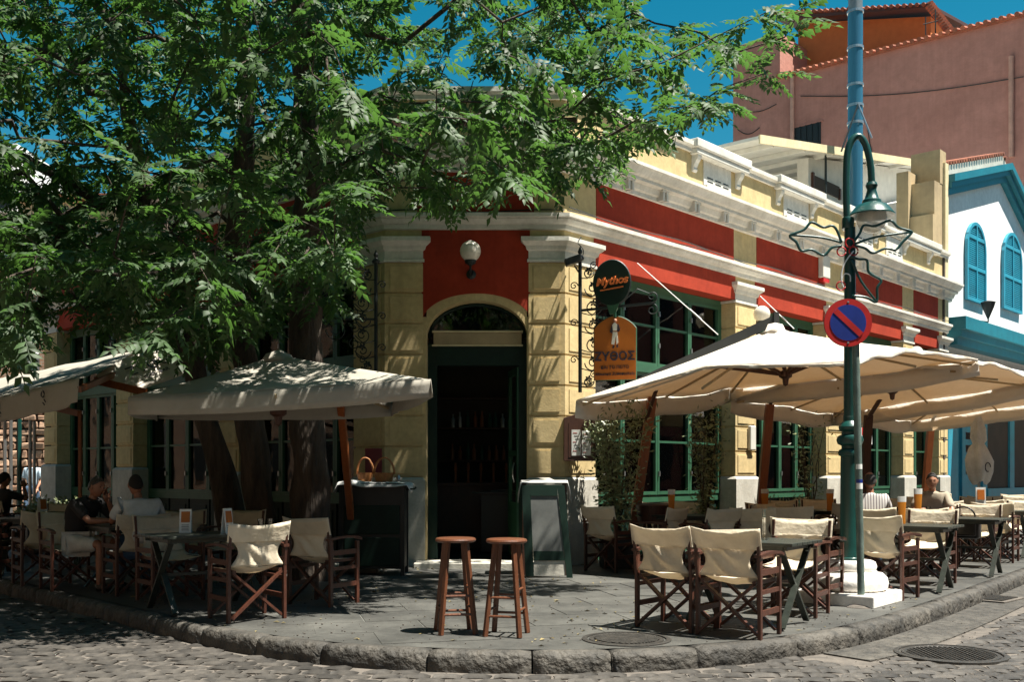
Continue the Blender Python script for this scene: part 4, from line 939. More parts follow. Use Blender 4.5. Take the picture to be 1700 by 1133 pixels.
for ti, (px, Y, rad, lab) in enumerate(trunks):
    pts = [P(a, b, Y+(.0 if b > 500 else (500-b)/600*(-.9))) for a, b in px]; base = pts[0].copy(); base.z = 0; pts[0].z = -.05
    root = thing('tree', lab.replace('tree trunk', 'tree') , 'tree', (base.x, base.y, 0), 0, 'trees in front of the left facade')
    root['label'] = lab
    cp = catmull(pts, 5); rr = .88*np.interp(np.linspace(0, len(pts)-1, len(cp)), range(len(pts)), rad)
    mb = MB(); b0 = 0; mb.tube(cp, list(rr), 16)
    mb.v = [(x+.018*math.sin(z*9+x*20)+.02*math.sin(z*3.1+y*11), y+.02*math.sin(z*7+x*17), z) for x, y, z in mb.v]
    obj('trunk', mb, M['bark'], root, smooth=True)
    T_ = TIPS[tree_of == ti]
    nodes = [np.array(p) for p in cp if p.z > 2.6]; par = [i-1 for i in range(len(nodes))]; ntr = len(nodes)
    nodes = list(nodes); trad = [float(r_) for p, r_ in zip(cp, rr) if p.z > 2.6]
    # first add a few main limbs as guides
    c0 = np.array(cp[-12]); order = np.argsort(((T_-c0)**2).sum(1)); leafnodes = []
    arr = np.array(nodes); plen = [0.0]*len(nodes)
    for q in T_[order]:
        d = np.sqrt(((arr-q)**2).sum(1)); rise = np.clip(arr[:,2]-q[2], 0, None)
        cost = d+.32*np.array(plen)+.15*rise
        j = int(np.argmin(cost)); a = nodes[j]; L_ = d[j]
        nseg = 1 if L_ < .7 else (2 if L_ < 1.6 else 4); prev = j; new = []
        perp = rng.normal(0, .10*L_, 3)
        for s in range(1, nseg+1):
            t = s/nseg; pnt = a+(q-a)*t+perp*math.sin(math.pi*t)+np.array([0,0,.16*L_*math.sin(math.pi*t)])
            nodes.append(pnt); par.append(prev); plen.append(plen[prev]+L_/nseg); prev = len(nodes)-1; new.append(pnt)
        arr = np.vstack([arr, np.array(new)]); leafnodes.append(prev)
    w = [0.0]*len(nodes)
    for i in leafnodes: w[i] += .0055**2.2
    for i in range(len(nodes)-1, ntr-1, -1): w[par[i]] += w[i]
    mb = MB()
    for i in range(ntr, len(nodes)):
        r1 = min(w[i]**(1/2.2), .10); j = par[i]; r0 = min(r1*1.25, w[j]**(1/2.2) if j >= ntr else r1*1.3, .11)
        mb.tube([nodes[j], nodes[i]], [r0, r1], 5 if r1 < .02 else 7, cap=False)
    tag(obj('branches', mb, M['bark'], root, smooth=True, recalc=False), kind='stuff')
    # fronds radiate from each tip
    P0, D0, U0, S0_ = [], [], [], []
    for i in leafnodes:
        q = nodes[i]; out = q-nodes[par[i]]; out /= np.linalg.norm(out)+1e-9; nf = rng.integers(7, 11)
        a0 = rng.uniform(0, 6.28)
        for k in range(nf):
            a = a0+k*2.4; el = rng.uniform(-.75, .45); d = np.array([math.cos(a), math.sin(a), el])+out*.55; d[2] -= .10
            back = rng.uniform(0, .45); P0.append(q-out*back*.7+rng.normal(0,.03,3)); D0.append(d); up = np.array([0,0,1])+rng.normal(0,.38,3); U0.append(up); S0_.append(rng.uniform(.55,1.12))
    build_leaves('crown', np.array(P0), np.array(D0), np.array(U0), np.array(S0_), root, M['leaf'])
# a vine-like low spray at the far left edge
# potted olive / shrub trees
def potted_tree(px, pybase, Y, h, w, dens, label, potw=.5, trunk=True, z0=0):
    x = (px-850)/F*Y; t = thing('potted_tree', label, 'potted tree', (x, Y, 0), 0, 'potted trees along the sunny facade')
    mb = MB(); mb.box((x, Y, .24), (potw, potw, .48)); mb.box((x, Y, .47), (potw+.05, potw+.05, .05)); obj('pot', mb, M['black'], t, bevel=.01)
    mb = MB(); n = 7; sk = []
    for k in range(n):
        a = random.uniform(0,6.28); pts = [Vector((x,Y,.4))]; 
        for q in range(1, 6):
            r_ = w*.5*q/5*random.uniform(.5,1); pts.append(Vector((x+r_*math.cos(a+q*.2), Y+r_*math.sin(a+q*.2), .4+(h-.45)*q/5*random.uniform(.85,1.05))))
        sk += pts[1:]; mb.tube(pts, [.018,.014,.012,.010,.008,.005], 5)
    obj('stem', mb, M['bark'], t, smooth=True)
    mb = MB()
    for _ in range(dens):
        b = random.choice(sk); p = b+Vector((random.gauss(0,w*.13), random.gauss(0,w*.13), random.gauss(0,.14)))
        if p.z < .55: continue
        d = Vector((random.gauss(0,1), random.gauss(0,1), random.gauss(.2,.8))).normalized(); u = d.orthogonal().normalized(); l = random.uniform(.06,.11); ww = l*.20
        mb.add([p, p+d*l*.5+u*ww, p+d*l, p+d*l*.5-u*ww], [(0,1,2,3)])
    tag(obj('foliage', mb, M['leafo'], t, recalc=False), kind='stuff')
potted_tree(1026, 0, 14.6, 2.3, .75, 2600, 'bushy olive in a black pot beside the menu board')
potted_tree(1172, 0, 16.1, 2.2, .5, 1100, 'narrow speckled shrub in a black pot between door and first pillar')
potted_tree(1345, 0, 18.3, 2.2, .6, 380, 'sparse twiggy shrub in a black pot between second and third pillar')
def planter(px, Y, L_, label):
    x = (px-850)/F*Y; t = thing('planter_box', label, 'planter', (x,Y,0)); mb = MB(); a = FR_.d if px > 850 else FL_.d; rz = math.atan2(a.y, a.x); mb.box((x,Y,.3), (L_,.34,.6), rz); obj('box', mb, M['black'], t, bevel=.01)
    mb = MB()
    for _ in range(500):
        u = random.uniform(-.5,.5)*L_; v = random.uniform(-.16,.16); p = Vector((x+u*math.cos(rz)-v*math.sin(rz), Y+u*math.sin(rz)+v*math.cos(rz), .6+abs(random.gauss(0,.1)))); d = Vector((random.gauss(0,1),random.gauss(0,1),.8)).normalized(); q = d.orthogonal().normalized()
        mb.add([p, p+d*.06+q*.02, p+d*.11, p+d*.06-q*.02], [(0,1,2,3)])
    tag(obj('foliage', mb, M['leafo'], t, recalc=False), kind='stuff')
planter(1312, 17.6, 1.6, 'long black planter under the second window bay')
planter(75, 17.5, 1.7, 'dark planter hedge at the far left behind the chairs')
planter(120, 18.0, 1.2, 'short dark planter hedge beside the left pillar')
# ---------------------------------------------------------------- director's chairs, tables
def make_chair(name='directors_chair'):
    t = thing(name, 'chair', 'chair', (0,0,0)); W2, D2 = .27, .21; m = M['wood']
    for sx_ in (-1, 1):
        for sy, top in ((-1, .66), (1, .645)):
            mb = MB(); mb.box((sx_*W2, sy*D2, top/2), (.030, .044, top)); obj('leg', mb, m, t, bevel=.003)
        mb = MB()
        for z, h in ((.44,.05),(.30,.035)) : mb.box((sx_*W2, 0, z+.08 if z < .4 else z+.10), (.022, 2*D2-.044, h))
        mb.box((sx_*W2, 0, .21), (.022, 2*D2-.044, .045)); obj('side_rail', mb, m, t)
        n = 8; pts = []; mb = MB()
        for i in range(n+1):
            u = i/n; y = -D2-.05+u*(2*D2+.10); z = .668+.018*math.sin(u*math.pi)-.012*(u > .9); pts.append((y, z))
        for i in range(n):
            y0, z0 = pts[i]; y1, z1 = pts[i+1]; w = .028
            mb.hexa([(sx_*W2-w,y0,z0-.004),(sx_*W2+w,y0,z0-.004),(sx_*W2+w,y1,z1-.004),(sx_*W2-w,y1,z1-.004),(sx_*W2-w,y0,z0+.020),(sx_*W2+w,y0,z0+.020),(sx_*W2+w,y1,z1+.020),(sx_*W2-w,y1,z1+.020)])
        obj('armrest', mb, m, t)
        mb = MB(); mb.bar((sx_*W2,-D2-.012,.50), (sx_*(W2+.005),-D2-.05,.885), .024, .026); obj('back_post', mb, m, t)
        mb = MB(); mb.box((sx_*(W2-.045), 0, .455), (.034, 2*D2+.03, .03)); obj('seat_rail', mb, m, t)
    for sy in (-1, 1):
        for k, (a, b) in enumerate(((-1,1),(1,-1))):
            mb = MB(); y = sy*D2+.018*(k-.5)*2*-sy; mb.bar((a*(W2-.02), y, .035), (b*(W2-.04), y, .445), .022, .046, up=(0,1,0)); obj('cross_brace', mb, m, t)
        mb = MB(); mb.box((0, sy*D2, .0), (.01,.01,.01))
    # canvas: hemmed top band wrapped round the posts, pulled-in back, flowing to the seat
    ph = random.uniform(0,6)
    def back(u, v):
        z = .50+v*.245; x = (u-.5)*2
        wid = W2*.97-.070*math.sin(math.pi*min(max(v,0),1)**1.1)
        y = -D2-.012-.022*v
        y -= .020*(1-x*x)*math.sin(math.pi*min(v*.6+.4,1)) - .012*math.sin(6*x+ph+v*9)*(1-abs(x))-.006*math.sin(11*(x+v)+ph)*(1-abs(x)) ; return (x*wid, y, z)
    mb = MB(); mb.grid(14, 13, back); o = obj('back_canvas', mb, M['canvas'], t, smooth=True, recalc=False); so = o.modifiers.new('thick', 'SOLIDIFY'); so.thickness = .003
    # top band: a pocket wrapped right round both posts, dipping between them
    mb = MB(); n = 28
    for r_ in range(6):
        v = r_/5
        for k in range(n):
            a = 2*math.pi*k/n; cx_ = math.cos(a); x = (abs(cx_)**.55)*(1 if cx_ > 0 else -1); th_ = math.sin(a)
            zz_ = .725+v*(.180-.045*(1-x*x)); y = -D2-.030-.045*v+th_*(.006+.018*abs(x)**4)-.016*(1-x*x)
            mb.v.append((x*(W2+.030), y+.003*math.sin(7*x+ph+v*3), zz_))
    for r_ in range(5):
        for k in range(n): mb.f.append((r_*n+k, r_*n+(k+1) % n, (r_+1)*n+(k+1) % n, (r_+1)*n+k))
    mb.f.append(tuple(5*n+k for k in range(n))); obj('back_band', mb, M['canvas'], t, smooth=True, recalc=True)
    mb = MB()
    def seat(u, v):
        x = (u-.5)*2; y = -D2-.012+v*(2*D2+.035); s_ = .055*(1-x*x)*(.6+.4*math.sin(math.pi*v)); z = .474-s_+.05*(1-v)**6*abs(1-.0) + .003*math.sin(9*x+7*v+ph)
        return (x*(W2-.03), y, z)
    mb = MB(); mb.grid(10, 10, seat); o = obj('seat_canvas', mb, M['canvas'], t, smooth=True, recalc=False); so = o.modifiers.new('thick', 'SOLIDIFY'); so.thickness = .003
    return t
protos = [make_chair() for _ in range(5)]
def facing(dx, dy): return math.atan2(dy, dx)-math.pi/2      # local +y looks along (dx, dy)
A_ = (.61,.79); Bc = (-.61,-.79); Lf = (.79,-.61); Rt = (-.79,.61)
def fpt(s, d, fr=None): q = (fr or FR_).p2(s, d); return q.x, q.y
CH = [ # x, y, facing, label, group
 (1.89,8.54,(.61,.79),'nearest right chair, back to the viewer, at the front right table','front'),
 (1.435,8.92,(.66,.75),'chair left of the nearest one at the front right table, back to the viewer','front'),
 (2.69,9.79,(-.55,-.83),'bright sunlit chair facing the viewer behind the front right table','front'),
 (3.02,10.42,(.61,.79),'chair standing back to back with the sunlit one beside the green lamp post','mid'),
 (4.04,11.09,(.65,.76),'chair directly right of the marble lamp base, back to the viewer','mid'),
 (5.06,12.47,(-.58,-.81),'chair with V shaped sagging back facing the viewer right of the lamp','mid'),
 (6.65,14.67,(-.61,-.79),'chair with the black bag hung in front, along the kerb','mid'),
 (7.35,15.55,(.61,.79),'chair just behind the one with the black bag along the kerb','far'),
 (8.25,16.55,(-.61,-.79),'kerbside chair cut by the right edge of the picture','far'),
 (8.0,17.3,(.5,.86),'chair beyond the kerbside table at the right edge','far'),
 (1.35,14.0,(.72,.69),'chair against the plinth under the menu board','wall'),
 (1.95,13.55,(-.80,.60),'small looking chair right of the menu board beside the orange mast','wall'),
 (2.75,16.0,(-.2,-.98),'shaded chair behind the amber card near the first black pot','wall'),
 (3.22,14.8,(-.95,.30),'shaded chair facing left at the table by the first pillar','wall'),
 (3.85,15.15,(.3,-.95),'shaded chair in front of the first pillar plinth','wall'),
 (3.2,13.3,(.45,.89),'chair in deep shade behind the clear card holder','wall'),
 (4.4,16.9,(-.3,-.95),'shaded chair right of the first pillar, facing the street','wall'),
 (5.2,17.2,(-.1,-.99),'shaded chair beneath the second bay windows','wall'),
 (5.0,15.5,(-.2,.98),'shaded chair at the table beneath the second bay','wall'),
 (4.72,13.5,(.25,.97),'chair of the man in the striped shirt','mid'),
 (6.05,14.6,(-.35,-.93),'chair of the man in the beige shirt','mid'),
 (5.4,13.45,(.3,.95),'empty chair between the two seated men at the right','mid'),
 (3.75,13.9,(.15,.99),'shaded chair left of the lamp post seen over the sunlit one','wall'),
 (4.3,15.2,(.95,.2),'shaded chair turned right in front of the second bay','wall'),
 (2.25,15.75,(.1,-.99),'shaded chair close to the window behind the orange mast','wall'),
 (2.55,13.2,(-.5,.86),'shaded chair left of the clear card holder','wall'),
 (6.9,18.6,(-.2,-.98),'shaded chair beneath the third bay','wall'),
 (7.6,18.9,(-.1,-.99),'second shaded chair beneath the third bay','wall'),
 (7.0,16.7,(.3,.95),'chair in the middle row behind the one with the bag','far'),
 (8.6,19.0,(-.5,-.86),'chair in the middle row before the fourth pillar','far'),
 (9.2,19.9,(.5,.86),'chair behind the white folded parasol','far'),
 (9.9,20.2,(-.6,-.8),'sunlit far chair at the right edge near the blue shop','far'),
 (10.6,21.4,(.6,.8),'farthest chair near the blue shopfront','far'),
 (8.9,21.4,(-.3,-.95),'shaded chair beneath the fourth pillar','far'),
 (-2.45,9.47,(-.62,.78),'nearest left chair with sun dapples on its back at the front left table','left'),
 (-1.94,10.54,(.50,.86),'chair right of the nearest left one beside the black console','left'),
 (-3.61,10.82,(.62,-.78),'broad pale chair with its seat showing at the left end of the front left table','left'),
 (-3.95,12.1,(.15,-.99),'chair behind the front left table under the white menu card','left'),
 (-3.35,12.25,(-.25,-.97),'chair behind the front left table close to the leaning trunk','left'),
 (-4.22,11.45,(-.62,.78),'chair of the man in the pale shirt','left'),
 (-5.15,11.95,(.66,-.75),'chair of the man in the black shirt','left'),
 (-5.72,12.45,(-.62,.78),'empty chair left of the man in the black shirt','left'),
 (-6.75,13.25,(.15,.99),'sun dappled chair at the left edge of the picture','left'),
 (-6.6,14.9,(.05,-1.0),'chair behind the far left table with a sunlit hem','left'),
 (-8.2,16.4,(.3,.95),'chair of the person seated at the left edge','left'),
]
GN = dict(front="director's chairs at the front right table", mid="director's chairs along the right kerb", far="director's chairs far down the right kerb", wall="director's chairs in the shade of the right facade", left="director's chairs under the trees on the left")
pools = {k: [] for k in range(5)}
for i, c in enumerate(CH): pools[i % 5].append((c[0], c[1], facing(*c[2])+random.uniform(-.05,.05), c[3], c[4]))
for k, lst in pools.items():
    src = [protos[k]]+[copy_tree(protos[k]) for _ in lst[1:]]
    for o, c in zip(src, lst): place(o, (c[0], c[1], 0), c[2], c[3], GN[c[4]])
def make_table(name='cafe_table', L_=1.12, W_=.70):
    t = thing(name, 'table', 'table', (0,0,0)); m = M['table']; n = 6
    for k in range(n):
        y = (k-(n-1)/2)*W_/n; mb = MB(); mb.box((0, y, .735), (L_, W_/n-.006, .026)); obj('plank', mb, m, t, bevel=.003)
    mb = MB()
    for sx_ in (-1,1): mb.box((sx_*(L_/2-.12), 0, .70), (.05, W_-.06, .044))
    for sy in (-1,1): mb.box((0, sy*(W_/2-.05), .702), (L_-.12, .024, .040))
    obj('apron', mb, m, t)
    for sx_ in (-1,1):
        for sgn in (-1,1):
            mb = MB(); x = sx_*(L_/2-.12)+.014*sgn; mb.bar((x, -sgn*(W_/2-.04), .02), (x, sgn*(W_/2-.08), .69), .022, .055, up=(1,0,0)); obj('leg', mb, m, t)
    mb = MB(); mb.box((0,0,.36), (L_-.26,.045,.028)); obj('stretcher', mb, m, t); return t
tb = make_table()
TB = [(2.12,9.22,-37.5,'front right green-black table with a clear card holder'),(4.55,11.85,-37.5,'table between two chairs right of the lamp base'),(5.95,13.6,-38,'table behind the black bag at the right'),
 (7.75,16.4,-38,'table at the right edge by the kerb'),(2.45,14.6,-35,'dark table near the orange mast with an amber card'),(4.1,16.1,-42,'dark table by the first pillar plinth'),
 (5.3,14.25,-38,'table of the seated man at the right'),(5.1,16.3,-42,'table beneath the second bay windows'),(7.3,17.8,-40,'table beneath the third bay'),(9.3,20.9,-42,'table near the blue shopfront'),
 (-3.02,10.12,38.5,'front left table with two white menu cards'),(-4.45,11.75,-51,'small table between the two men at the left'),(-6.25,13.6,15,'table at the far left with a tall white card'),(8.9,18.4,-40,'table behind the kerb table at the right')]
place_all(tb, [(x,y,R(a),l) for x,y,a,l in TB], 'slatted dark cafe tables')
TT = .749
# cards, glasses, ashtrays
def holder(x, y, z, rz, w, h, label, kind='white'):
    t = thing('menu_card' if kind != 'beer' else 'amber_card', label, 'menu card', (x,y,z), rz)
    if kind == 'clear':
        mb = MB(); mb.box((0,0,h/2), (w,.008,h)); o = obj('sheet', mb, M['clear']); o.parent = t
        mb = MB(); mb.box((0,0,.006), (w*1.1,.07,.012)); o = obj('foot', mb, M['clear']); o.parent = t; return t
    if kind == 'beer':
        prof = [(w*.40,0),(w*.42,.01),(w*.40,h*.3),(w*.5,h*.8),(w*.5,h)]
        mb = MB(); mb.lathe((0,0,0), prof[:4]+[(w*.5,h*.80)], 16); mb.v = [(a,b*.25,c) for a,b,c in mb.v]; o = obj('amber_part', mb, M['beer'], None, smooth='auto'); o.parent = t
        mb = MB(); mb.lathe((0,0,0), [(w*.5,h*.802),(w*.52,h),(0,h)], 16); mb.v = [(a,b*.25,c) for a,b,c in mb.v]; o = obj('foam_part', mb, M['paper'], None, smooth='auto'); o.parent = t; return t
    mb = MB(); 
    for s in (-1,1): mb.hexa([(-w/2,s*.035-.002,0),(w/2,s*.035-.002,0),(w/2,s*.035+.002,0),(-w/2,s*.035+.002,0),(-w/2,s*.004-.002,h),(w/2,s*.004-.002,h),(w/2,s*.004+.002,h),(-w/2,s*.004+.002,h)])
    o = obj('card', mb, M['paper']); o.parent = t
    mb = MB(); mb.hexa([(-w*.35,-.031,h*.45),(w*.38,-.031,h*.45),(w*.38,-.020,h*.45),(-w*.35,-.020,h*.45),(-w*.35,-.0125,h*.9),(w*.38,-.0125,h*.9),(w*.38,-.006,h*.9),(-w*.35,-.006,h*.9)]); o = obj('printed_picture', mb, M['orange']); o.parent = t
    for k in range(4):
        z_ = h*(.12+.07*k); mb = MB(); f = .035-.031*z_/h; mb.box((0,-f-.003,z_), (w*.6,.002,h*.022)); o = obj('printed_line', mb, M['navy']); o.parent = t
    return t
def onto(x, y): return x, y, TT
holder(2.26,9.18,TT,R(62),.10,.27,'clear upright card holder on the front right table','clear')
holder(-3.25,10.2,TT,R(8),.115,.235,'wide white menu card with an orange picture on the front left table')
holder(-2.78,10.0,TT,R(60),.105,.25,'narrow looking white menu card on the front left table')
holder(-6.1,13.3,TT,R(62),.12,.28,'white menu card on the far left table')
holder(2.25,14.45,TT,R(0),.10,.36,'amber beer glass card on the table near the orange mast','beer')
holder(4.55,11.95,TT,R(0),.10,.32,'amber beer glass card on the table right of the lamp post','beer')
holder(5.55,14.0,TT,R(0),.115,.38,'amber beer glass card in front of the man in beige','beer')
holder(3.95,16.0,TT,R(0),.12,.34,'amber beer glass card in front of the first pillar','beer')
holder(5.0,16.1,TT,R(0),.12,.34,'amber beer glass card beneath the second bay','beer')
holder(7.55,16.5,TT,R(-10),.15,.36,'white menu card with an orange picture on the right edge table')
def ashtray(x, y, label):
    t = thing('ashtray', label, 'ashtray', (x,y,TT)); mb = MB(); mb.lathe((x,y,TT), [(.05,.001),(.06,.03),(.052,.03),(.042,.01),(0,.01)], 16); obj('bowl', mb, M['clear'], t, smooth='auto'); mb = MB(); mb.box((x+.02,y,TT+.035), (.09,.05,.006), .4); obj('paper_slip', mb, M['paper'], t)
ashtray(2.08,9.12,'glass ashtray on the front right table'); ashtray(-4.5,11.6,'ashtray on the table between the two men at the left')
def tumbler(x, y, label, h=.13):
    mb = MB(); mb.lathe((x,y,TT), [(.028,.001),(.034,h),(.031,h),(.026,.01),(0,.01)], 14); tag(obj('drinking_glass', mb, M['clear'], smooth='auto'), label, 'glass')
tumbler(-2.55,10.4,'left one of two glasses on the front left table'); tumbler(-2.46,10.43,'right one of two glasses on the front left table'); tumbler(-3.98,11.6,'glass near the elbow of the man in the pale shirt', .15); tumbler(5.75,14.15,'glass beside the hand of the man in beige')
mb = MB(); mb.grid(6,4, lambda u,v: (4.2+u*.22, 11.75+v*.16, TT+.012+.012*math.sin(u*7+v*5))); tag(obj('paper_sheet', mb, M['paper'], recalc=False), 'white paper lying on the table right of the lamp post', 'paper')
# bar stools
def stool(x, y, rz, label):
    t = thing('bar_stool', label, 'bar stool', (0,0,0), 0, 'wooden bar stools before the door'); H = .80
    mb = MB(); mb.lathe((0,0,H-.035), [(.155,0),(.168,.006),(.172,.018),(.166,.031),(.15,.036),(0,.034)], 36); obj('seat', mb, M['stoolw'], t, smooth='auto')
    lg = []
    for k in range(4):
        a = math.pi/4+k*math.pi/2; top = Vector((.11*math.cos(a), .11*math.sin(a), H-.036)); bot = Vector((.205*math.cos(a), .205*math.sin(a), 0)); lg.append((top, bot))
        mb = MB(); mb.bar(bot, top, .036, .036, up=(math.cos(a),math.sin(a),0)); obj('leg', mb, M['stoolw'], t, bevel=.004)
    for k in range(4):
        a, b = lg[k], lg[(k+1) % 4]
        for f in ((.22, .42) if k % 2 == 0 else (.28, .50))[:2]:
            if f > .45 and k == 1: continue
            mb = MB(); mb.tube([a[1].lerp(a[0], f), b[1].lerp(b[0], f)], .011, 8); obj('rung', mb, M['stoolw'], t)
    place(t, (x, y, 0), rz)
stool(-.475, 8.62, R(12), 'left wooden bar stool before the door'); stool(-.045, 8.50, R(-14), 'right wooden bar stool before the door')
# ---------------------------------------------------------------- parasols
def canopy(cor, apex, name, mat, parent, val=.24, scal=5, sag=.10, vals=None, bows=(0,0,0,0), wob=1):
    """four slopes to an apex, edges bowed and scalloped, corners = 4 points in order"""
    mb = MB(); n = 16; m = 9
    cor = [Vector(c) for c in cor]; apex = Vector(apex)
    edge = []
    for k in range(4):
        a, b = cor[k], cor[(k+1) % 4]
        for i in range(n):
            u = i/n; p = a.lerp(b, u); mid = math.sin(math.pi*u); inn = (apex-p); inn.z = 0; inn.normalize()
            p = p+Vector((0,0,bows[k]*mid))+inn*(.10*mid)+Vector((0,0,wob*(-.05*abs(math.sin(math.pi*u*2))+.02*math.sin(u*9+k)))); edge.append(p)
    N = len(edge)
    for j in range(m+1):
        t = j/m
        for i, e in enumerate(edge):
            u = (i % n)/n; hub = apex+Vector((e.x-apex.x, e.y-apex.y, 0))*.03
            p = hub.lerp(e, t); rib = abs(math.sin(math.pi*u*2)); p.z -= sag*math.sin(math.pi*t)*(.25+.5*rib)+.008*math.sin(i*1.7+t*5)*t
            mb.v.append(tuple(p))
    for j in range(m):
        for i in range(N): mb.f.append((j*N+i, j*N+(i+1) % N, (j+1)*N+(i+1) % N, (j+1)*N+i))
    mb.f.append(tuple(range(N)))
    o = obj(name, mb, mat, parent, smooth=True); so = o.modifiers.new('thick','SOLIDIFY'); so.thickness = .004
    # valance
    mb = MB()
    for k in range(4):
        b0 = len(mb.v)
        for r_ in range(4):
            for i in range(n+1):
                e = edge[(k*n+i) % N]; out = (e-apex); out.z = 0; out.normalize(); u = i/n
                w = .022*math.sin(u*scal*6.28+k)+.012*math.sin(u*31+k*2); dz = (vals[k] if vals else val)*(1-.16*(2*abs(u-.5))**3)*(1+.35*math.sin(u*scal*6.28+k) if vals and vals[k] < .1 else 1)*r_/3
                mb.v.append(tuple(e+out*(.006+w*r_/3)+Vector((0,0,-dz-.002))))
        for r_ in range(3):
            for i in range(n): a = b0+r_*(n+1)+i; mb.f.append((a,a+1,a+n+2,a+n+1))
    o2 = obj('valance', mb, mat, parent, smooth=True, recalc=False); so = o2.modifiers.new('thick','SOLIDIFY'); so.thickness = .004
    return edge
def ribs(cor, apex, hub, parent, mat=None):
    cor = [Vector(c) for c in cor]; apex = Vector(apex); mat = mat or M['dwood']; hub = Vector(hub)
    mb = MB(); mb.lathe(hub, [(.0,-.13),(.035,-.11),(.045,-.03),(.09,0),(.09,.07),(.04,.09),(.0,.10)], 12); obj('hub', mb, mat, parent)
    mb = MB(); mb.tube([hub+Vector((0,0,.05)), apex-Vector((0,0,.05))], .03, 8); obj('centre_pole', mb, mat, parent)
    tg = cor+[(cor[i]+cor[(i+1) % 4])/2 for i in range(4)]
    for k, c in enumerate(tg):
        p = apex.lerp(c, .97)-Vector((0,0,.07)); a = apex-Vector((0,0,.10)); mb = MB(); mb.bar(a, p-Vector((0,0,.02)), .020, .030); obj('rib', mb, M['tan'], parent)
        q = a.lerp(p, .38)-Vector((0,0,.03)); mb = MB(); mb.bar(hub+Vector((0,0,.02)), q, .022, .04); obj('strut', mb, mat, parent)
def mast(base, top, parent, w=.10, m_='mast'):
    mb = MB(); mb.bar(base, top, w, w, up=(0,1,0)); obj('mast', mb, M[m_], parent, bevel=.008)
# grey-green parasol on the left
t = thing('grey_parasol', 'grey green canvas parasol in front of the tree trunks left of the door', 'parasol', (-1.9, 12.2, 0))
cor = [P(214,660,9.95), P(714,630,9.45), P(650,668,12.2), P(262,672,12.3)]; ap = P(462,592,10.95)
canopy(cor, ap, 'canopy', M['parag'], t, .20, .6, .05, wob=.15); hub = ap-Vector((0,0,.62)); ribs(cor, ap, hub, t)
mb = MB(); mb.lathe(ap, [(.20,-.05),(.13,.0),(.07,.05),(.0,.06)], 10); mb.v = [(x+.02*math.sin(z*90+x*40), y, z+.02*math.sin(x*50)) for x,y,z in mb.v]; obj('top_cap', mb, M['parag'], t, smooth=True)
mast(G(590,948)+Vector((0,0,0)), P(566,672,12.1), t, .085); mb = MB(); mb.bar(P(566,672,12.1), P(470,640,11.2), .06, .09); obj('boom', mb, M['mast'], t)
mb = MB(); g_ = G(590,948); mb.box((g_.x,g_.y,.04), (.7,.7,.08)); obj('base', mb, M['plinth'], t)
# big white parasols on the right
Rdir = Vector((.678,.735,0)); Pd = Vector((-.735,.678,0))
lbl = ['huge white parasol behind the green lamp post with lamp shadows on it','second big beige parasol behind the first along the right facade','third big beige parasol farthest down the right facade']
for k, (hx, hy) in enumerate(((3.72,14.0),(6.2,16.75),(8.7,19.4))):
    c = Vector((hx,hy,0)); sc_ = (1, .92, .92)[k]
    N_ = Vector((3.75,11.35,2.58)); R_ = Vector((6.5,14.3,2.93)); B_ = Vector((3.6,16.9,2.74)); L_ = Vector((.88,13.95,2.33))
    c1 = Vector((3.72,14.0,0)); cor = [c+(Vector((q.x,q.y,0))-c1)*sc_+Vector((0,0,q.z if k == 0 else (2.85,2.86,2.46,2.56)[j])) for j, q in enumerate((N_, R_, B_, L_))]
    ap = Vector((c.x-.12 if k == 0 else c.x, c.y, 3.30 if k == 0 else 3.12)); hub = Vector((c.x+.02, c.y, 2.66))
    t = thing('white_parasol', lbl[k], 'parasol', (c.x, c.y, 0), 0, 'big canvas parasols on the right')
    canopy(cor, ap, 'canopy', M['para'], t, .22, 4, .10, vals=(.05,.28,.28,.04), bows=(.16,-.04,-.04,.20) if k == 0 else (.20,0,0,.25), wob=.6); ribs(cor, ap, hub, t)
    mb = MB(); mb.lathe(ap, [(.22,-.06),(.14,.0),(.10,.06),(.0,.08)], 10); mb.v = [(x, y, z+.02*math.sin(x*60+y*30)) for x,y,z in mb.v]; obj('top_cap', mb, M['para'], t, smooth=True)
    if k == 0:
        b_ = Vector(((1043-850)/F*15.0, 15.0, 0)); tp = P(1083,660,14.9); mast(b_, tp, t, .13)
        mb = MB(); a_, b2 = P(1018,656,14.35), P(1288,531,14.25); mb.bar(a_, b2, .05, .13); mb.bar(b2+Vector((0,0,-.35)), b2+Vector((0,0,.1)), .07, .09); obj('boom', mb, M['charcoal'], t)
        mb = MB(); mb.bar(P(1092,640,14.6), P(1070,705,14.9), .05, .03); obj('stay', mb, M['dwood'], t)
    else:
        px0, px1 = ((1256,1278),(1530,1546))[k-1]; Yb = (17.2, 22.2)[k-1]; b_ = Vector(((px0-850)/F*Yb, Yb, 0)); tp = P(px1, (672,698)[k-1], Yb-.2); mast(b_, tp, t, .13)
        mb = MB(); mb.bar(tp, P(px1+(22,16)[k-1], (640,672)[k-1], Yb-.8), .05, .03); obj('stay', mb, M['dwood'], t)
# extra dark mast beside the lamp post
mb = MB(); b_ = Vector(((1428-850)/F*18.6, 18.6, 0)); mb.bar(b_, P(1442,690,18.6), .13, .13); t = thing('parasol_mast', 'dark red mast behind the green lamp post', 'mast', b_); obj('mast', mb, M['dwood'], t); mb = MB(); mb.bar(P(1438,700,18.6), P(1462,662,18.2), .06,.05); obj('stay', mb, M['dwood'], t)
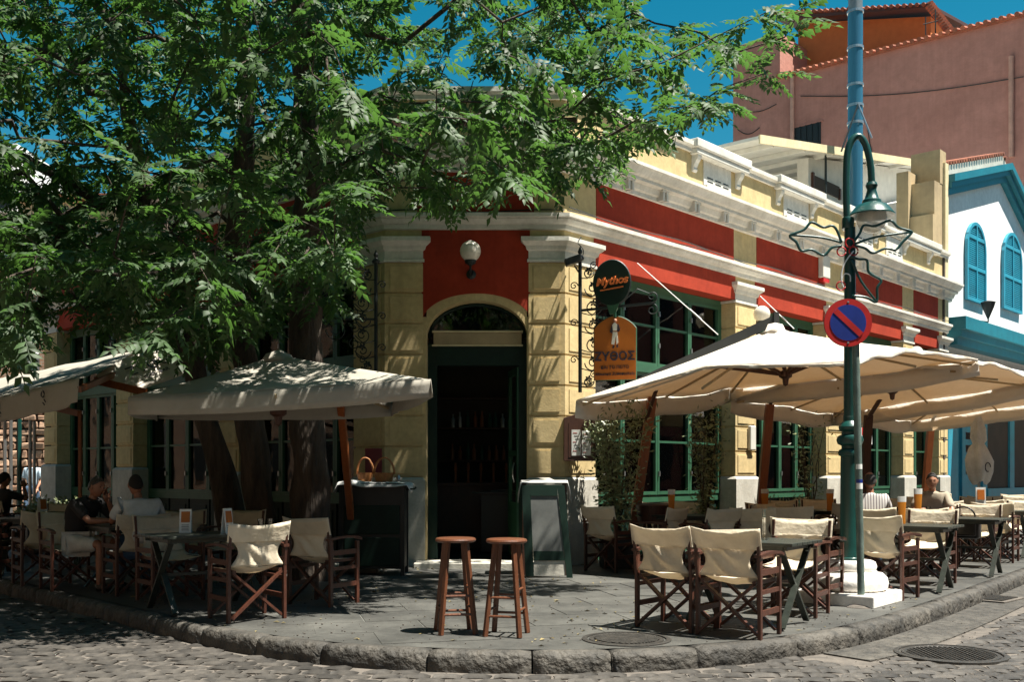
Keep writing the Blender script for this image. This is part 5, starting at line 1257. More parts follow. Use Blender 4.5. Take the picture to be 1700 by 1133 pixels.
# steel stays from facade to parasols
for (a, b, l) in ((P(1058,437,15.9), P(1192,556,15.0), 'white steel stay from the facade to the first parasol'), (P(1262,492,18.0), P(1318,546,17.0), 'white steel stay from the second bay to the parasols')):
    t = thing('tension_rod', l, 'stay rod', a); mb = MB(); mb.tube([a,b], .008, 6); obj('rod', mb, M['bwhite'], t); mb = MB(); mb.tube([a.lerp(b,.66), a.lerp(b,.8)], .014, 8); obj('turnbuckle', mb, M['steel'], t)
# left awnings
t = thing('left_awning', 'pale awning with hanging valance and small printed emblems at the left edge', 'awning', P(60,640,15))
FR1, FL1, BR1, BL1 = P(132,628,13.4), P(-60,676,15.6), P(224,583,17.2), P(-60,640,19.4)
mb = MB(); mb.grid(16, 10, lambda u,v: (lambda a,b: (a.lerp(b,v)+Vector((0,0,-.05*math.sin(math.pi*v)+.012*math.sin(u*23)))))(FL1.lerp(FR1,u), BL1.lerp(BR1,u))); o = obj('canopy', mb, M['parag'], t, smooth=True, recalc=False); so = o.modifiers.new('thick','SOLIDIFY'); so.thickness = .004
nv_ = Vector((-.62,-.78,0))
mb = MB(); mb.grid(24, 6, lambda u,v: FL1.lerp(FR1,u)+nv_*(.03*math.sin(u*21)*v+.004)+Vector((0,0,-.36*v*(1-.12*(u > .95))))); o = obj('valance', mb, M['para'], t, smooth=True, recalc=False); so = o.modifiers.new('thick','SOLIDIFY'); so.thickness = .004
mb = MB(); mb.bar(BR1-Vector((0,0,.25)), FR1-Vector((0,0,.15)), .05, .08); mb.bar(BL1-Vector((0,0,.2)), FL1-Vector((0,0,.15)), .05,.08); obj('frame_arm', mb, M['mast'], t)
mb = MB(); mb.bar(P(97,679,15.4), P(132,687,15.0), .06, .09); mb.bar(P(133,686,15), P(133,860,15), .04, .05); obj('bracket', mb, M['mast'], t)
vd = (FR1-FL1).normalized(); rzv = math.atan2(vd.y, vd.x)
for u, z_ in ((.36,-.15),(.74,-.13)):
    p = FL1.lerp(FR1,u)+nv_*.045+Vector((0,0,z_)); e = MB()
    for q in range(3):
        a = q*2.1+.4; e.tube([p+Vector((math.cos(rzv)*.055*math.cos(a+w*.8)*(.6+.1*w), math.sin(rzv)*.055*math.cos(a+w*.8)*(.6+.1*w), .055*math.sin(a+w*.8)*(.6+.1*w)+.02)) for w in range(5)], .006, 4)
    e.bar(p+Vector((0,0,-.09)), p+Vector((vd.x*.05,vd.y*.05,-.13)), .01,.01); e.bar(p+Vector((vd.x*.03,vd.y*.03,-.05)), p+Vector((vd.x*.08,vd.y*.08,-.09)), .01,.01)
    obj('printed_emblem', e, M['navy'], t)
t = thing('lettered_valance', 'canvas side panel lettered with the bar name above the left tables', 'awning panel', P(230,610,16))
a, b, c, d = P(158,628,15.6), P(330,628,15.6), P(318,578,16.4), P(208,600,16.4)
mb = MB(); mb.grid(12, 6, lambda u,v: (P(225,652,15.2).lerp(P(345,606,15.9),u)).lerp(P(203,597,15.6).lerp(P(330,560,16.3),u), v)+Vector((0,0,.01*math.sin(u*9)))); o = obj('panel', mb, M['para'], t, smooth=True, recalc=False); so = o.modifiers.new('thick','SOLIDIFY'); so.thickness = .004
mb = MB(); mb.grid(10, 8, lambda u,v: (P(156,626,15.4).lerp(P(228,652,15.2),u)).lerp(P(200,597,15.9).lerp(P(205,598,15.6),u), v)+Vector((0,-.05*math.sin(u*8)*(1-v),.02*math.sin(u*11)))); o = obj('folded_end', mb, M['para'], t, smooth=True, recalc=False)
mb = MB(); mb.bar(P(158,632,15.35), P(243,652,15.15), .07, .11); obj('wooden_arm', mb, M['mast'], t)
e0 = P(225,652,15.2); e1 = P(345,606,15.9); e2 = P(203,597,15.6); xa = (e1-e0).normalized(); ya = (e2-e0); ya = (ya-xa*ya.dot(xa)).normalized(); za = xa.cross(ya)
Mr = Matrix((xa,ya,za)).transposed().to_4x4()
def on_panel(body, u, v, size, mat):
    p = e0.lerp(e1,u).lerp(e2.lerp(P(330,560,16.3),u), v)+za*.02; o = text_obj('lettering', body, size, (0,0,0), (0,0,0), mat, None, .003); o.matrix_world = Matrix.Translation(p) @ Mr; o.parent = t; o.matrix_parent_inverse = t.matrix_basis.inverted()
on_panel('ΖΥΘΟΣ', .34, .58, .25, M['navy']); on_panel('CAFE BAR', .34, .30, .09, M['navy'])
# scalloped white awnings far right
t = thing('white_scalloped_awning', 'white awning with scalloped edge before the blue shopfront', 'awning', FW.pt(18,1,3.4))
mb = MB(); 
def sc(u, v): s = 15.9+u*7.5; d = .5+1.6*v; return FW.pt(s, d, 4.25-.75*v)
mb.grid(24, 4, sc); o = obj('canopy', mb, M['awn'], t, recalc=False)
mb = MB(); mb.grid(72, 2, lambda u,v: FW.pt(15.9+u*7.5, 2.1, 3.5-.28*v*(.55+.45*abs(math.sin(u*math.pi*12))))); obj('scalloped_edge', mb, M['awn'], t, recalc=False)
# folded white parasol
Yf = 19.5; x = (1625-850)/F*Yf; t = thing('folded_parasol', 'folded grey white parasol tied round its pole before the blue shop', 'parasol', (x,Yf,0))
mb = MB(); mb.tube([(x,Yf,0),(x,Yf,2.4)], .028, 8); obj('pole', mb, M['steel'], t, smooth='auto')
mb = MB(); nA = 22; prof = [(.04,2.42),(.12,2.2),(.13,1.98),(.09,1.90),(.15,1.8),(.22,1.6),(.21,1.4),(.17,1.22),(.12,1.15)]
for r_, z in prof:
    for k in range(nA): a = 6.283*k/nA; rr = r_*(1+.22*math.sin(5*a+z*3)); mb.v.append((x+rr*math.cos(a), Yf+rr*math.sin(a), z+.04*math.sin(3*a)*(r_ > .1)))
for j in range(len(prof)-1):
    for k in range(nA): mb.f.append((j*nA+k, j*nA+(k+1) % nA, (j+1)*nA+(k+1) % nA, (j+1)*nA+k))
obj('folded_canvas', mb, M['awn'], t, smooth=True); mb = MB(); pts = [(x+.13+.05*math.cos(a)-.05, Yf-.2, 1.45+.07*math.sin(a)*1.2) for a in np.linspace(0,5,12)]; mb.tube(pts, .01, 5); obj('printed_emblem', mb, M['navy'], t)
# ---------------------------------------------------------------- green lamp post on marble base
Yl = 10.75; xl = (1411-850)/F*Yl; pz = lambda py: CAMZ+(785-py)/F*Yl
LP = thing('lamp_post', 'dark green swan neck street lamp on a white marble column base', 'lamp post', (xl, Yl, 0))
mb = MB(); c = Vector((3.52,10.72,.0)); mb.box((c.x,c.y,.055), (.86,.86,.13), R(50)); obj('marble_plinth', mb, M['marble'], LP, bevel=.015)
mb = MB(); mb.lathe((xl,Yl,0), [(.34,.122),(.375,.15),(.385,.20),(.37,.26),(.33,.30),(.285,.305),(.27,.32)], 40); obj('lower_torus', mb, M['marble'], LP, smooth='auto')
mb = MB(); mb.lathe((xl,Yl,0), [(.25,.321),(.262,.335),(.27,.37),(.255,.415),(.22,.43),(.15,.432)], 40); obj('upper_torus', mb, M['marble'], LP, smooth='auto')
mb = MB(); mb.lathe((xl,Yl,0), [(.135,.434),(.135,.455),(.118,.465),(.102,.55),(.095,1.45),(.093,1.52),(.115,1.53),(.12,1.56),(.11,1.585),(.085,1.60),(.085,1.63),(.125,1.65),(.137,1.69),(.125,1.73),(.085,1.75),(.085,1.78),(.11,1.80),(.115,1.83),(.10,1.86),(.07,1.89),(.066,1.95)], 28); obj('lower_shaft', mb, M['lampg'], LP, smooth='auto')
mb = MB(); mb.tube([(xl,Yl,1.94),(xl,Yl,pz(378))], [.064,.056], 20); obj('middle_shaft', mb, M['lampg'], LP, smooth='auto')
xu = (1406-850)/F*Yl
mb = MB(); mb.lathe((xl-.02,Yl,0), [(.058,pz(380)),(.062,pz(379)),(.062,pz(364)),(.058,pz(362)),(.045,pz(361))], 20); obj('collar', mb, M['lampg'], LP, smooth='auto')
arc = [(xl-.03,Yl,pz(362))]; 
for px, py in ((1405,330),(1405,290),(1406,262),(1409,245),(1415,232),(1423,226),(1431,230),(1438,243),(1443,262),(1446,282),(1447,306)): arc.append(P(px,py,Yl))
mb = MB(); mb.tube(catmull([Vector(a) for a in arc], 4), .036, 14); obj('swan_neck', mb, M['lampg'], LP, smooth='auto')
hl = P(1447,0,Yl); lz = lambda py: pz(py)
mb = MB(); mb.lathe((hl.x,Yl,0), [(.0,pz(302)),(.05,pz(303)),(.062,pz(308)),(.05,pz(313)),(.047,pz(316)),(.072,pz(330)),(.095,pz(333)),(.10,pz(338)),(.16,pz(342)),(.20,pz(350)),(.235,pz(357)),(.235,pz(359)),(.20,pz(358)),(.14,pz(349)),(.02,pz(345))], 32); o = obj('lamp_shade', mb, M['lampg'], LP, smooth='auto')
mb = MB(); mb.sphere((hl.x,Yl,pz(362)), .155, 20, (1,1,1.08)); obj('lamp_globe', mb, M['milky'], LP, smooth=True, recalc='weld')
mb = MB(); mb.sphere((hl.x,Yl,pz(356)), .05, 12, (1,1,1.5)); obj('bulb', mb, M['globe'], LP, smooth=True, recalc='weld')
# holly leaf outlines fixed round the post (festive decoration)
HD = thing('holly_decoration', 'green tube holly leaf decoration with red rings fixed round the lamp post', 'decoration', (xl, Yl-.1, pz(410)))
z8 = lambda lst: [P(1290+a/4.72, 330+b/4.72, Yl-.12) for a, b in lst]
leaves = [[(505,345),(470,250),(430,212),(360,225),(270,185),(210,245),(100,290),(150,340),(190,410),(270,400),(365,445),(430,385),(505,370)],
 [(605,335),(650,270),(680,210),(770,215),(885,172),(950,225),(1048,255),(1045,280),(985,340),(930,400),(850,390),(750,428),(690,390),(610,368)],
 [(580,455),(640,475),(705,485),(720,580),(815,640),(785,700),(780,810),(700,775),(590,762)]]
for L_ in leaves:
    mb = MB(); mb.tube(catmull(z8(L_), 4), .014, 7); obj('leaf_outline', mb, M['lampg'], HD, smooth=True)
for seg in ([(505,345),(350,305),(110,285)], [(610,355),(780,300),(1045,262)], [(585,480),(660,650),(780,810)]):
    mb = MB(); mb.tube(catmull(z8(seg), 4), .013, 7); obj('leaf_vein', mb, M['lampg'], HD, smooth=True)
for a, b in ((505,415),(600,410),(570,345),(500,685)):
    c = z8([(a,b)])[0]; mb = MB(); r_ = 34/4.72/F*Yl; mb.tube([c+Vector((r_*math.cos(q), 0, r_*math.sin(q))) for q in np.linspace(0,6.1,18)], .008, 6); obj('berry_ring', mb, M['signred'], HD, smooth=True)
mb = MB(); mb.tube(catmull(z8([(600,410),(545,480),(510,560),(505,640),(520,700)]), 4), .008, 6); mb.tube(catmull(z8([(505,640),(530,590),(570,600),(575,650)]), 4), .006, 6); obj('white_cable', mb, M['bwhite'], HD, smooth=True)
t = thing('sticker', 'small white sticker wrapped on the green lamp post', 'sticker', (xl,Yl-.07,pz(705))); mb = MB()
mb.add([(xl+.067*math.sin(a), Yl-.067*math.cos(a), z) for z in (pz(716),pz(692)) for a in np.linspace(-.9,.9,7)], [(i,i+1,i+8,i+7) for i in range(6)]); obj('paper', mb, M['paper'], t)
# no parking sign on its own pole
Ys = 10.28; b_ = Vector(((1430-850)/F*Ys, Ys, 0)); tp = P(1419,500,Ys)
NS = thing('no_parking_sign', 'round red and blue no parking sign on a grey green pole before the lamp post', 'road sign', b_)
mb = MB(); mb.tube([b_, tp], .036, 14); obj('pole', mb, M['polegrey'], NS, smooth='auto')
mb = MB(); mb.lathe(b_, [(.16,.0),(.12,.02),(.05,.035)], 14); mb.v = [(x+.02*math.sin(y*30), y, z) for x,y,z in mb.v]; obj('mortar_foot', mb, M['mortar'], NS)
sc_ = P(1408,536,Ys-.06); r_ = 39.5/F*Ys
def disc(r, y0, y1, m_, nm):
    mb = MB(); mb.prism([(sc_.x+r*math.cos(a), sc_.y+y0, sc_.z+r*math.sin(a)) for a in np.linspace(0,2*math.pi,49)[:-1]], (0,y1-y0,0)); return obj(nm, mb, m_, NS)
disc(r_, 0, .012, M['signred'], 'disc'); disc(r_*.755, -.0035, .0, M['signblue'], 'blue_field')
disc(r_*1.01, .012, .016, M['polegrey'], 'disc_back')
mb = MB(); w = r_*.12; d = Vector((math.cos(R(-43)),0,math.sin(R(-43)))); n_ = Vector((-d.z,0,d.x)); L_ = r_*.755*.99
mb.prism([sc_+Vector((0,-.004,0))+d*a+n_*b for a,b in ((-L_,-w),(L_,-w),(L_,w),(-L_,w))], (0,-.003,0)); obj('slash', mb, M['signred'], NS)
for dz in (.87, -.87): mb = MB(); mb.lathe((0,0,0), [(.012,0),(.010,.006),(0,.008)], 8); mb.v = [(x+sc_.x, -z+sc_.y-.0, y+sc_.z+dz*r_*.98) for x,y,z in mb.v]; obj('bolt', mb, M['steel'], NS)
mb = MB(); q = b_.lerp(tp, .62)
for (f0, f1, m_) in ((.33,.40,'paper'),(.40,.47,'signblue')): pass
t = thing('sticker', 'torn blue and white stickers low on the sign pole', 'sticker', b_.lerp(tp,.5))
for f, m_, h in ((.385,'paper',.06),(.405,'signblue',.035),(.45,'paper',.05)):
    p = b_.lerp(tp, f); mb = MB(); mb.add([(p.x+.0375*math.sin(a), p.y-.0375*math.cos(a), p.z+z) for z in (0,h) for a in np.linspace(-1,1,7)], [(i,i+1,i+8,i+7) for i in range(6)]); obj('scrap', mb, M[m_], t)
# ---------------------------------------------------------------- wrought iron scroll brackets and hanging signs
def spiral(c, r, t0, turns, ax, flip=1, n=26):
    pts = []
    for i in range(n+1):
        u = i/n; a = t0+flip*u*turns*2*math.pi; rr = r*(1-.82*u); pts.append(c+ax*(rr*math.cos(a))+Vector((0,0,rr*math.sin(a))))
    return pts
def iron_bracket(corner, ax, z0, z1, label, spike=False):
    t = thing('iron_scroll_bracket', label, 'iron bracket', (corner.x, corner.y, z0)); mb = MB(); mb.tube([(corner.x,corner.y,z0),(corner.x,corner.y,z1)], .026, 8); mb.lathe((corner.x,corner.y,z1), [(.05,0),(.06,.03),(.02,.08),(.035,.12),(0,.2)], 10); obj('upright', mb, M['iron'], t)
    H = z1-z0; zs = [z0+H*f for f in (.08,.22,.36,.50,.64,.78,.90)]
    for i, z in enumerate(zs):
        w = .20 if 0 < i < 6 else .13; c = Vector((corner.x,corner.y,z))+ax*w*.95
        mb = MB(); mb.tube(spiral(c, w*.62, math.pi if i % 2 else 0, 1.5, ax, 1 if i % 2 else -1), .009, 6); mb.tube(spiral(c+Vector((0,0,.10))+ax*w*.55, w*.40, 1, 1.4, ax, -1 if i % 2 else 1), .008, 6)
        mb.tube([Vector((corner.x,corner.y,z-.07)), c+ax*(-.02)+Vector((0,0,-w*.6)), c+ax*w*.55], .008, 5)
        c2 = Vector((corner.x,corner.y,z+.05))-ax*.09; 
        if i % 2: mb.tube(spiral(c2, .06, 0, 1.3, ax), .008, 5)
        obj('scroll', mb, M['iron'], t, smooth=True)
        p = c+Vector((0,0,w*.3)); mb = MB()
        for q in range(5): a = q*1.25+i; d = ax*math.cos(a)*.06+Vector((0,0,math.sin(a)*.06)); s_ = Vector((-math.sin(a)*ax.x*.018, -math.sin(a)*ax.y*.018, math.cos(a)*.018)); mb.add([p, p+d*.5+s_, p+d, p+d*.5-s_], [(0,1,2,3)])
        obj('iron_leaf', mb, M['iron'], t, recalc=False)
    return t
axL = Vector((-.98,-.10,0)).normalized(); cL = P(624,0,Y0-.32)
iron_bracket(Vector((cL.x, Y0-.32, 0)), axL, zf(628), zf(445), 'wrought iron scroll bracket on the left door pillar')
mb = MB(); tt = bpy.data.objects['iron_scroll_bracket']; c_ = Vector((cL.x, Y0-.32, zf(536))); mb.bar(c_, c_+axL*.65, .02, .03); mb.tube(spiral(c_+axL*.55+Vector((0,0,.15)), .15, 0, 1.6, axL), .009, 6); mb.tube(spiral(c_+axL*.55+Vector((0,0,-.16)), .15, 0, 1.6, axL, -1), .009, 6); obj('hanging_bar', mb, M['iron'], tt)
axR = Vector((.95,-.28,0)).normalized(); Yb = Y0-.30; cR = Vector(((963-850)/F*Yb, Yb, 0)); zr = lambda py: CAMZ+(785-py)/F*Yb
tR = iron_bracket(cR, axR, zr(652), zr(432), 'wrought iron scroll bracket on the right door pillar carrying the hanging signs')
a0 = cR+Vector((0,0,zr(516))); a1 = a0+axR*1.02+Vector((0,0,.06)); mb = MB(); mb.bar(a0, a1, .02, .035); mb.tube(spiral(a1+Vector((0,0,.09)), .085, -math.pi/2, 1.3, axR), .010, 6); mb.tube(spiral(a1+Vector((0,0,-.09)), .085, math.pi/2, 1.3, axR, -1), .010, 6); mb.tube([a0.lerp(a1,.55)+Vector((0,0,.02)), a0.lerp(a1,.8)+Vector((0,0,.22)), a1+Vector((0,0,.12))], .008, 6)
obj('hanging_arm', mb, M['iron'], tR)
fl = thing('floodlight', 'small black floodlight on top of the right scroll bracket', 'floodlight', cR+Vector((0,0,zr(436)))); mb = MB(); mb.box(cR+Vector((-.10,-.05,zr(434))), (.24,.14,.10), R(-15), Matrix.Rotation(R(-18),3,'Y')); obj('housing', mb, M['black'], fl, bevel=.01)
mb = MB(); mb.tube([cR+Vector((-.02,0,zr(452))), cR+Vector((-.08,-.02,zr(442)))], .012, 6); obj('arm', mb, M['black'], fl)
mb = MB(); mb.tube(catmull([cR+Vector((0,-.02,zr(440))), cR+Vector((.05,.05,zr(415))), cR+Vector((-.02,.12,zr(400))), cR+Vector((.03,.22,zr(388)))], 5), .008, 5); obj('cable', mb, M['black'], fl)
# sign plane
sx_ = axR; sn = Vector((sx_.y,-sx_.x,0)); 
if sn.y > 0: sn = -sn
rot = Matrix((sx_, Vector((0,0,1)), sx_.cross(Vector((0,0,1))))).transposed().to_4x4()
def sp_(px, py): # point on the sign plane seen at this pixel
    k = (px-850)/F; s = (cR.x-k*cR.y)/(k*axR.y-axR.x); q = cR+axR*s; return Vector((q.x,q.y,CAMZ+(785-py)/F*q.y))
GS = thing('round_green_sign', 'round green hanging sign lettered Mythos in orange script', 'sign', sp_(1016,500))
c = sp_(1016,470); rr = 30/F*c.y
disc_pts = [c+sx_*rr*1.02*math.cos(a)+Vector((0,0,rr*1.25*math.sin(a))) for a in np.linspace(0,2*math.pi,41)[:-1]]
mb = MB(); mb.prism([p-sn*.03 for p in disc_pts], sn*.06); obj('board', mb, M['dgreen'], GS); mb = MB(); mb.tube([p for p in disc_pts], .016, 6, closed=True); obj('rim', mb, M['iron'], GS)
mb = MB(); mb.prism([c+sx_*a+Vector((0,0,b))-sn*.025 for a,b in ((-.10,-.20),(.14,-.20),(.05,-.44),(-.03,-.44))], sn*.05); obj('bottle_neck', mb, M['green'], GS)
def sign_text(body, p, size, m_, parent, shear=0, ex=.012, name='lettering', off=0, tilt=0):
    o = text_obj(name, body, size, (0,0,0), (0,0,0), m_, None, ex, shear=shear, off=off); o.matrix_world = Matrix.Translation(p) @ rot @ Matrix.Rotation(tilt,4,'Z'); o.parent = parent; o.matrix_parent_inverse = parent.matrix_basis.inverted(); return o
sign_text('Mythos', c+sn*.045+Vector((0,0,.02)), .150, M['orangel'], GS, .30, .014, off=.004, tilt=R(5))
mb = MB(); mb.bar(c+sn*.05-sx_*.16+Vector((0,0,-.11)), c+sn*.05+sx_*.17+Vector((0,0,-.065)), .012, .016); obj('underline', mb, M['orangel'], GS)
OS = thing('orange_sign', 'orange hanging sign with a standing figure and dark Greek letters', 'sign', sp_(1020,630))
tl, br_ = sp_(987,546), sp_(1056,546); bz = CAMZ+(785-631)/F*sp_(1020,0).y; tz = sp_(1020,546).z; tt_ = sp_(1020,526).z
wv = (br_-tl); wv.z = 0
poly = [Vector((tl.x,tl.y,bz)), Vector((tl.x,tl.y,bz))+wv]+[Vector((tl.x,tl.y,tz))+wv*(1-i/12)+Vector((0,0,(tt_-tz)*math.sin(math.pi*i/12)**.8)) for i in range(13)]
mb = MB(); mb.prism([p-sn*.015 for p in poly], sn*.03); obj('board', mb, M['orange'], OS)
mb = MB(); mb.tube(poly, .014, 6, closed=True); mb.tube([sp_(1022,528), sp_(1018,505)], .03, 6); obj('frame', mb, M['green'], OS)
sc0 = lambda py, u=.5: Vector((tl.x,tl.y,0))+wv*u+Vector((0,0,CAMZ+(785-py)/F*sp_(1020,0).y))+sn*.025
sign_text('ΖΥΘΟΣ', sc0(593), .165, M['navy'], OS, 0, .012, off=.003); sign_text('ΚΑΙ ΤΟ ΠΟΤΟ', sc0(611), .062, M['navy'], OS, 0, .006, off=.0); sign_text('Μουσικό Ζυθοπωλείο', sc0(622), .055, M['navy'], OS, .2, .006, off=.0)
# figure relief: head, torso, skirt, legs
mb = MB(); mb.prism([sc0(a,b) for b, a in ((.42,572),(.455,552),(.56,552),(.58,570),(.54,573),(.52,558),(.49,573))], sn*.012); obj('figure_skirt', mb, M['figw'], OS)
mb = MB(); mb.prism([sc0(a,b) for b, a in ((.46,550),(.44,540),(.50,536),(.56,540),(.55,550))], sn*.014); obj('figure_torso', mb, M['figw'], OS)
mb = MB(); mb.prism([sc0(a,b) for b, a in ((.38,552),(.44,538),(.46,540),(.455,551),(.43,554))], sn*.012); mb.prism([sc0(a,b) for b, a in ((.55,551),(.56,540),(.58,538),(.63,548),(.60,552))], sn*.012); mb.prism([sc0(a,b) for b, a in ((.46,574),(.50,574),(.48,579),(.44,579))], sn*.01); mb.prism([sc0(a,b) for b, a in ((.54,574),(.58,573),(.58,578),(.54,578))], sn*.01); obj('figure_arms_and_feet', mb, M['navy'], OS)
mb = MB(); mb.sphere(sc0(533,.51), .026, 10); obj('figure_head', mb, M['skin'], OS, smooth=True)
# menu board on the right pillar
MBd = thing('menu_board', 'brown wooden menu case with white pages hung on the right door pillar', 'menu board', P(962,765,14.5)); Ym = Y0-.10
mq = lambda px, py, d=0: P(px, py, Ym-d)
mb = MB(); mb.prism([mq(936,766), mq(989,766), mq(989,694), mq(962,686), mq(936,694)], (0,.08,0)); obj('case', mb, M['dwood'], MBd, bevel=.006)
mb = MB(); mb.prism([mq(944,760,.004), mq(983,760,.004), mq(983,702,.004), mq(944,702,.004)], (0,.004,0)); obj('backing', mb, M['dwood'], MBd)
for a, b, c_, d_ in ((949,757,964,714),(966,757,981,716)):
    mb = MB(); mb.prism([mq(a,b,.008), mq(c_,b,.008), mq(c_,d_,.008), mq(a,d_,.008)], (0,.003,0)); pg = obj('page', mb, M['paper'], MBd)
    for k in range(7): mb = MB(); y = d_+5+k*5; x = a+2+(k % 3)*2; mb.prism([mq(x,y+1.2,.0095), mq(x+random.uniform(4,9),y+1.2,.0095), mq(x+6,y,.0095), mq(x,y,.0095)], (0,.001,0)); obj('print', mb, M['navy'] if k % 3 else M['signred'], pg)
# maroon sheet + bits on the left pillar
t = thing('maroon_notice', 'plain maroon notice fixed low on the left door pillar', 'notice', P(622,765,14.6)); mb = MB(); mb.prism([P(606,786,Y0-.09), P(634,786,Y0-.09), P(634,745,Y0-.09), P(606,745,Y0-.09)], (0,.012,0)); obj('sheet', mb, M['maroon'], t)
# black console left of the door
Yc = 13.35; cz = lambda py: CAMZ+(785-py)/F*Yc; xc = lambda px: (px-850)/F*Yc
CN = thing('serving_console', 'black wooden serving cabinet left of the door under a white cloth', 'cabinet', (xc(622),Yc+.25,0)); x0, x1 = xc(562), xc(672); H = cz(806)
mb = MB(); mb.box(((x0+x1)/2,Yc+.27,H/2+.04), (x1-x0-.04,.5,H-.10)); obj('body', mb, M['black'], CN, bevel=.01)
mb = MB()
for xx in (x0+.03,x1-.03):
    for yy in (Yc+.03,Yc+.5): mb.box((xx,yy,H/2), (.05,.05,H))
obj('corner_post', mb, M['black'], CN); mb = MB(); mb.box(((x0+x1)/2,Yc+.27,H+.012), (x1-x0+.06,.58,.024)); obj('top', mb, M['black'], CN)
for z0_, z1_ in ((.12,.50),(.54,.92)): mb = MB(); mb.box(((x0+x1)/2,Yc+.012,(z0_+z1_)/2), (x1-x0-.14,.02,z1_-z0_)); obj('door_panel', mb, M['dgreen'], CN, bevel=.01)
mb = MB(); mb.tube([(x1+.0,Yc+.1,H-.06),(x1+.12,Yc+.1,H-.05),(x1+.14,Yc+.1,H-.03)], .014, 6); obj('towel_rail', mb, M['black'], CN)
mb = MB()
def clothf(u, v):
    x = x0-.06+u*(x1-x0+.14); y = Yc-.06+v*.66; ex = max(0, abs(u-.5)*2-.90)/.10; ey = max(0, .10-v)/.10; z = H+.032+.006*math.sin(u*14)*math.cos(v*9)-.14*ex*(.6+.4*math.sin(v*6))-.05*ey*(.3+.9*abs(math.sin(u*2.2+.6)))+.03*math.exp(-((u-.22)/.15)**2); return (x, y, z)
mb.grid(40, 14, clothf); o = obj('cloth', mb, M['cloth'], smooth=True, recalc=False); tag(o, 'white cloth draped over the black serving cabinet', 'cloth'); o.modifiers.new('thick','SOLIDIFY').thickness = .004
def basket(x, y, z, r_, label, lean=0):
    t = thing('wicker_basket', label, 'basket', (x,y,z)); mb = MB(); mb.lathe((x,y,z), [(r_*.8,0),(r_,.12),(r_*.94,.12),(r_*.75,.012),(0,.012)], 20); mb.v = [(a+.004*math.sin(c_*260), b, c_) for a,b,c_ in mb.v]; obj('bowl', mb, M['wicker'], t, smooth='auto')
    for s in (-1,1):
        mb = MB(); mb.tube([(x+r_*math.cos(a), y+s*r_*.35+s*.0, z+.10+.22*math.sin(a)) for a in np.linspace(0,math.pi,14)], .010, 6); obj('handle', mb, M['wicker'], t, smooth=True)
basket(xc(634)+.0, Yc+.25, H+.042, .135, 'wicker basket with two tall hoop handles on the cabinet'); basket(xc(600), Yc+.35, H+.042, .11, 'smaller wicker basket at the left on the cabinet')
mb = MB(); mb.lathe((xc(659),Yc+.18,H+.042), [(.028,0),(.028,.06),(.018,.075),(.018,.09),(0,.095)], 12); tag(obj('salt_shaker', mb, M['steel'], smooth='auto'), 'small metal shaker on the right end of the cabinet', 'shaker')
# A-board and side table right of the door
Ya = 13.2; ax_ = lambda px: (px-850)/F*Ya; az = lambda py: CAMZ+(785-py)/F*Ya
AB = thing('display_easel', 'dark green framed easel board with a grey panel right of the door', 'easel', (ax_(910),Ya,0))
def q4(pts, y0, t_): return MB().prism([(ax_(a), y0+(b_z*.12), b_z) for a, b_z in pts], (0,t_,0))
zt_ = az(806); 
def frm(l0, r0, z0, l1, r1, z1, t_=.045, yo=0): return MB().prism([(ax_(l0),Ya-.12+.09*z0+yo,z0),(ax_(r0),Ya-.12+.09*z0+yo,z0),(ax_(r1),Ya-.12+.09*z1+yo,z1),(ax_(l1),Ya-.12+.09*z1+yo,z1)], (0,t_,0))
for nm, a in (('left_stile', frm(872,886,.02,866,880,zt_)), ('right_stile', frm(940,950,.0,925,937,zt_)), ('top_rail', frm(880,926,zt_-.14,880,925,zt_-.0)), ('bottom_rail', frm(886,937,.22,885,935,.34))): obj(nm, a, M['dgreen'], AB)
obj('panel', frm(885,936,.34,880,926,zt_-.14,.02,.012), M['board'], AB)
obj('lower_panel', frm(886,938,.03,886,937,.22,.02,.012), M['plinth'], AB)
ST = thing('side_table', 'high side table with a white cloth behind the easel board', 'table', (ax_(905),Ya+.35,0)); mb = MB(); mb.box((ax_(905),Ya+.42,az(799)-.02), (.62,.45,.03)); obj('top', mb, M['dwood'], ST)
for sx2 in (-1,1):
    for sy in (-1,1): mb = MB(); mb.box((ax_(905)+sx2*.27,Ya+.42+sy*.19,(az(799)-.035)/2), (.04,.04,az(799)-.035)); obj('leg', mb, M['dwood'], ST)
mb = MB(); zt2 = az(799)
mb.grid(30, 12, lambda u,v: (ax_(905)-.35+.70*u, Ya+.16+.52*v, zt2+.004-.30*max(0,abs(u-.5)*2-.90)/.10*(.8+.2*math.sin(v*9))-.03*max(0,.12-v)/.12)); o = obj('cloth', mb, M['cloth'], smooth=True, recalc=False); tag(o, 'white cloth over the side table right of the door', 'cloth'); o.modifiers.new('thick','SOLIDIFY').thickness = .004
# white cloth inside the door on a table
mb = MB(); mb.grid(14,8, lambda u,v: (-.62+.95*u, 16.6+.4*v, 1.05-.01*math.sin(u*9)-.22*max(0,.25-u)/.25)); tag(obj('cloth', mb, M['cloth'], smooth=True, recalc=False), 'white cloth on a table just inside the dark doorway', 'cloth')
t = thing('inner_table', 'dark table just inside the doorway', 'table', (-.15,16.8,.03)); mb = MB(); mb.box((-.15,16.8,1.02), (1.0,.5,.03)); mb.box((-.15,16.8,.53), (.7,.35,.94)); obj('body', mb, M['black'], t)
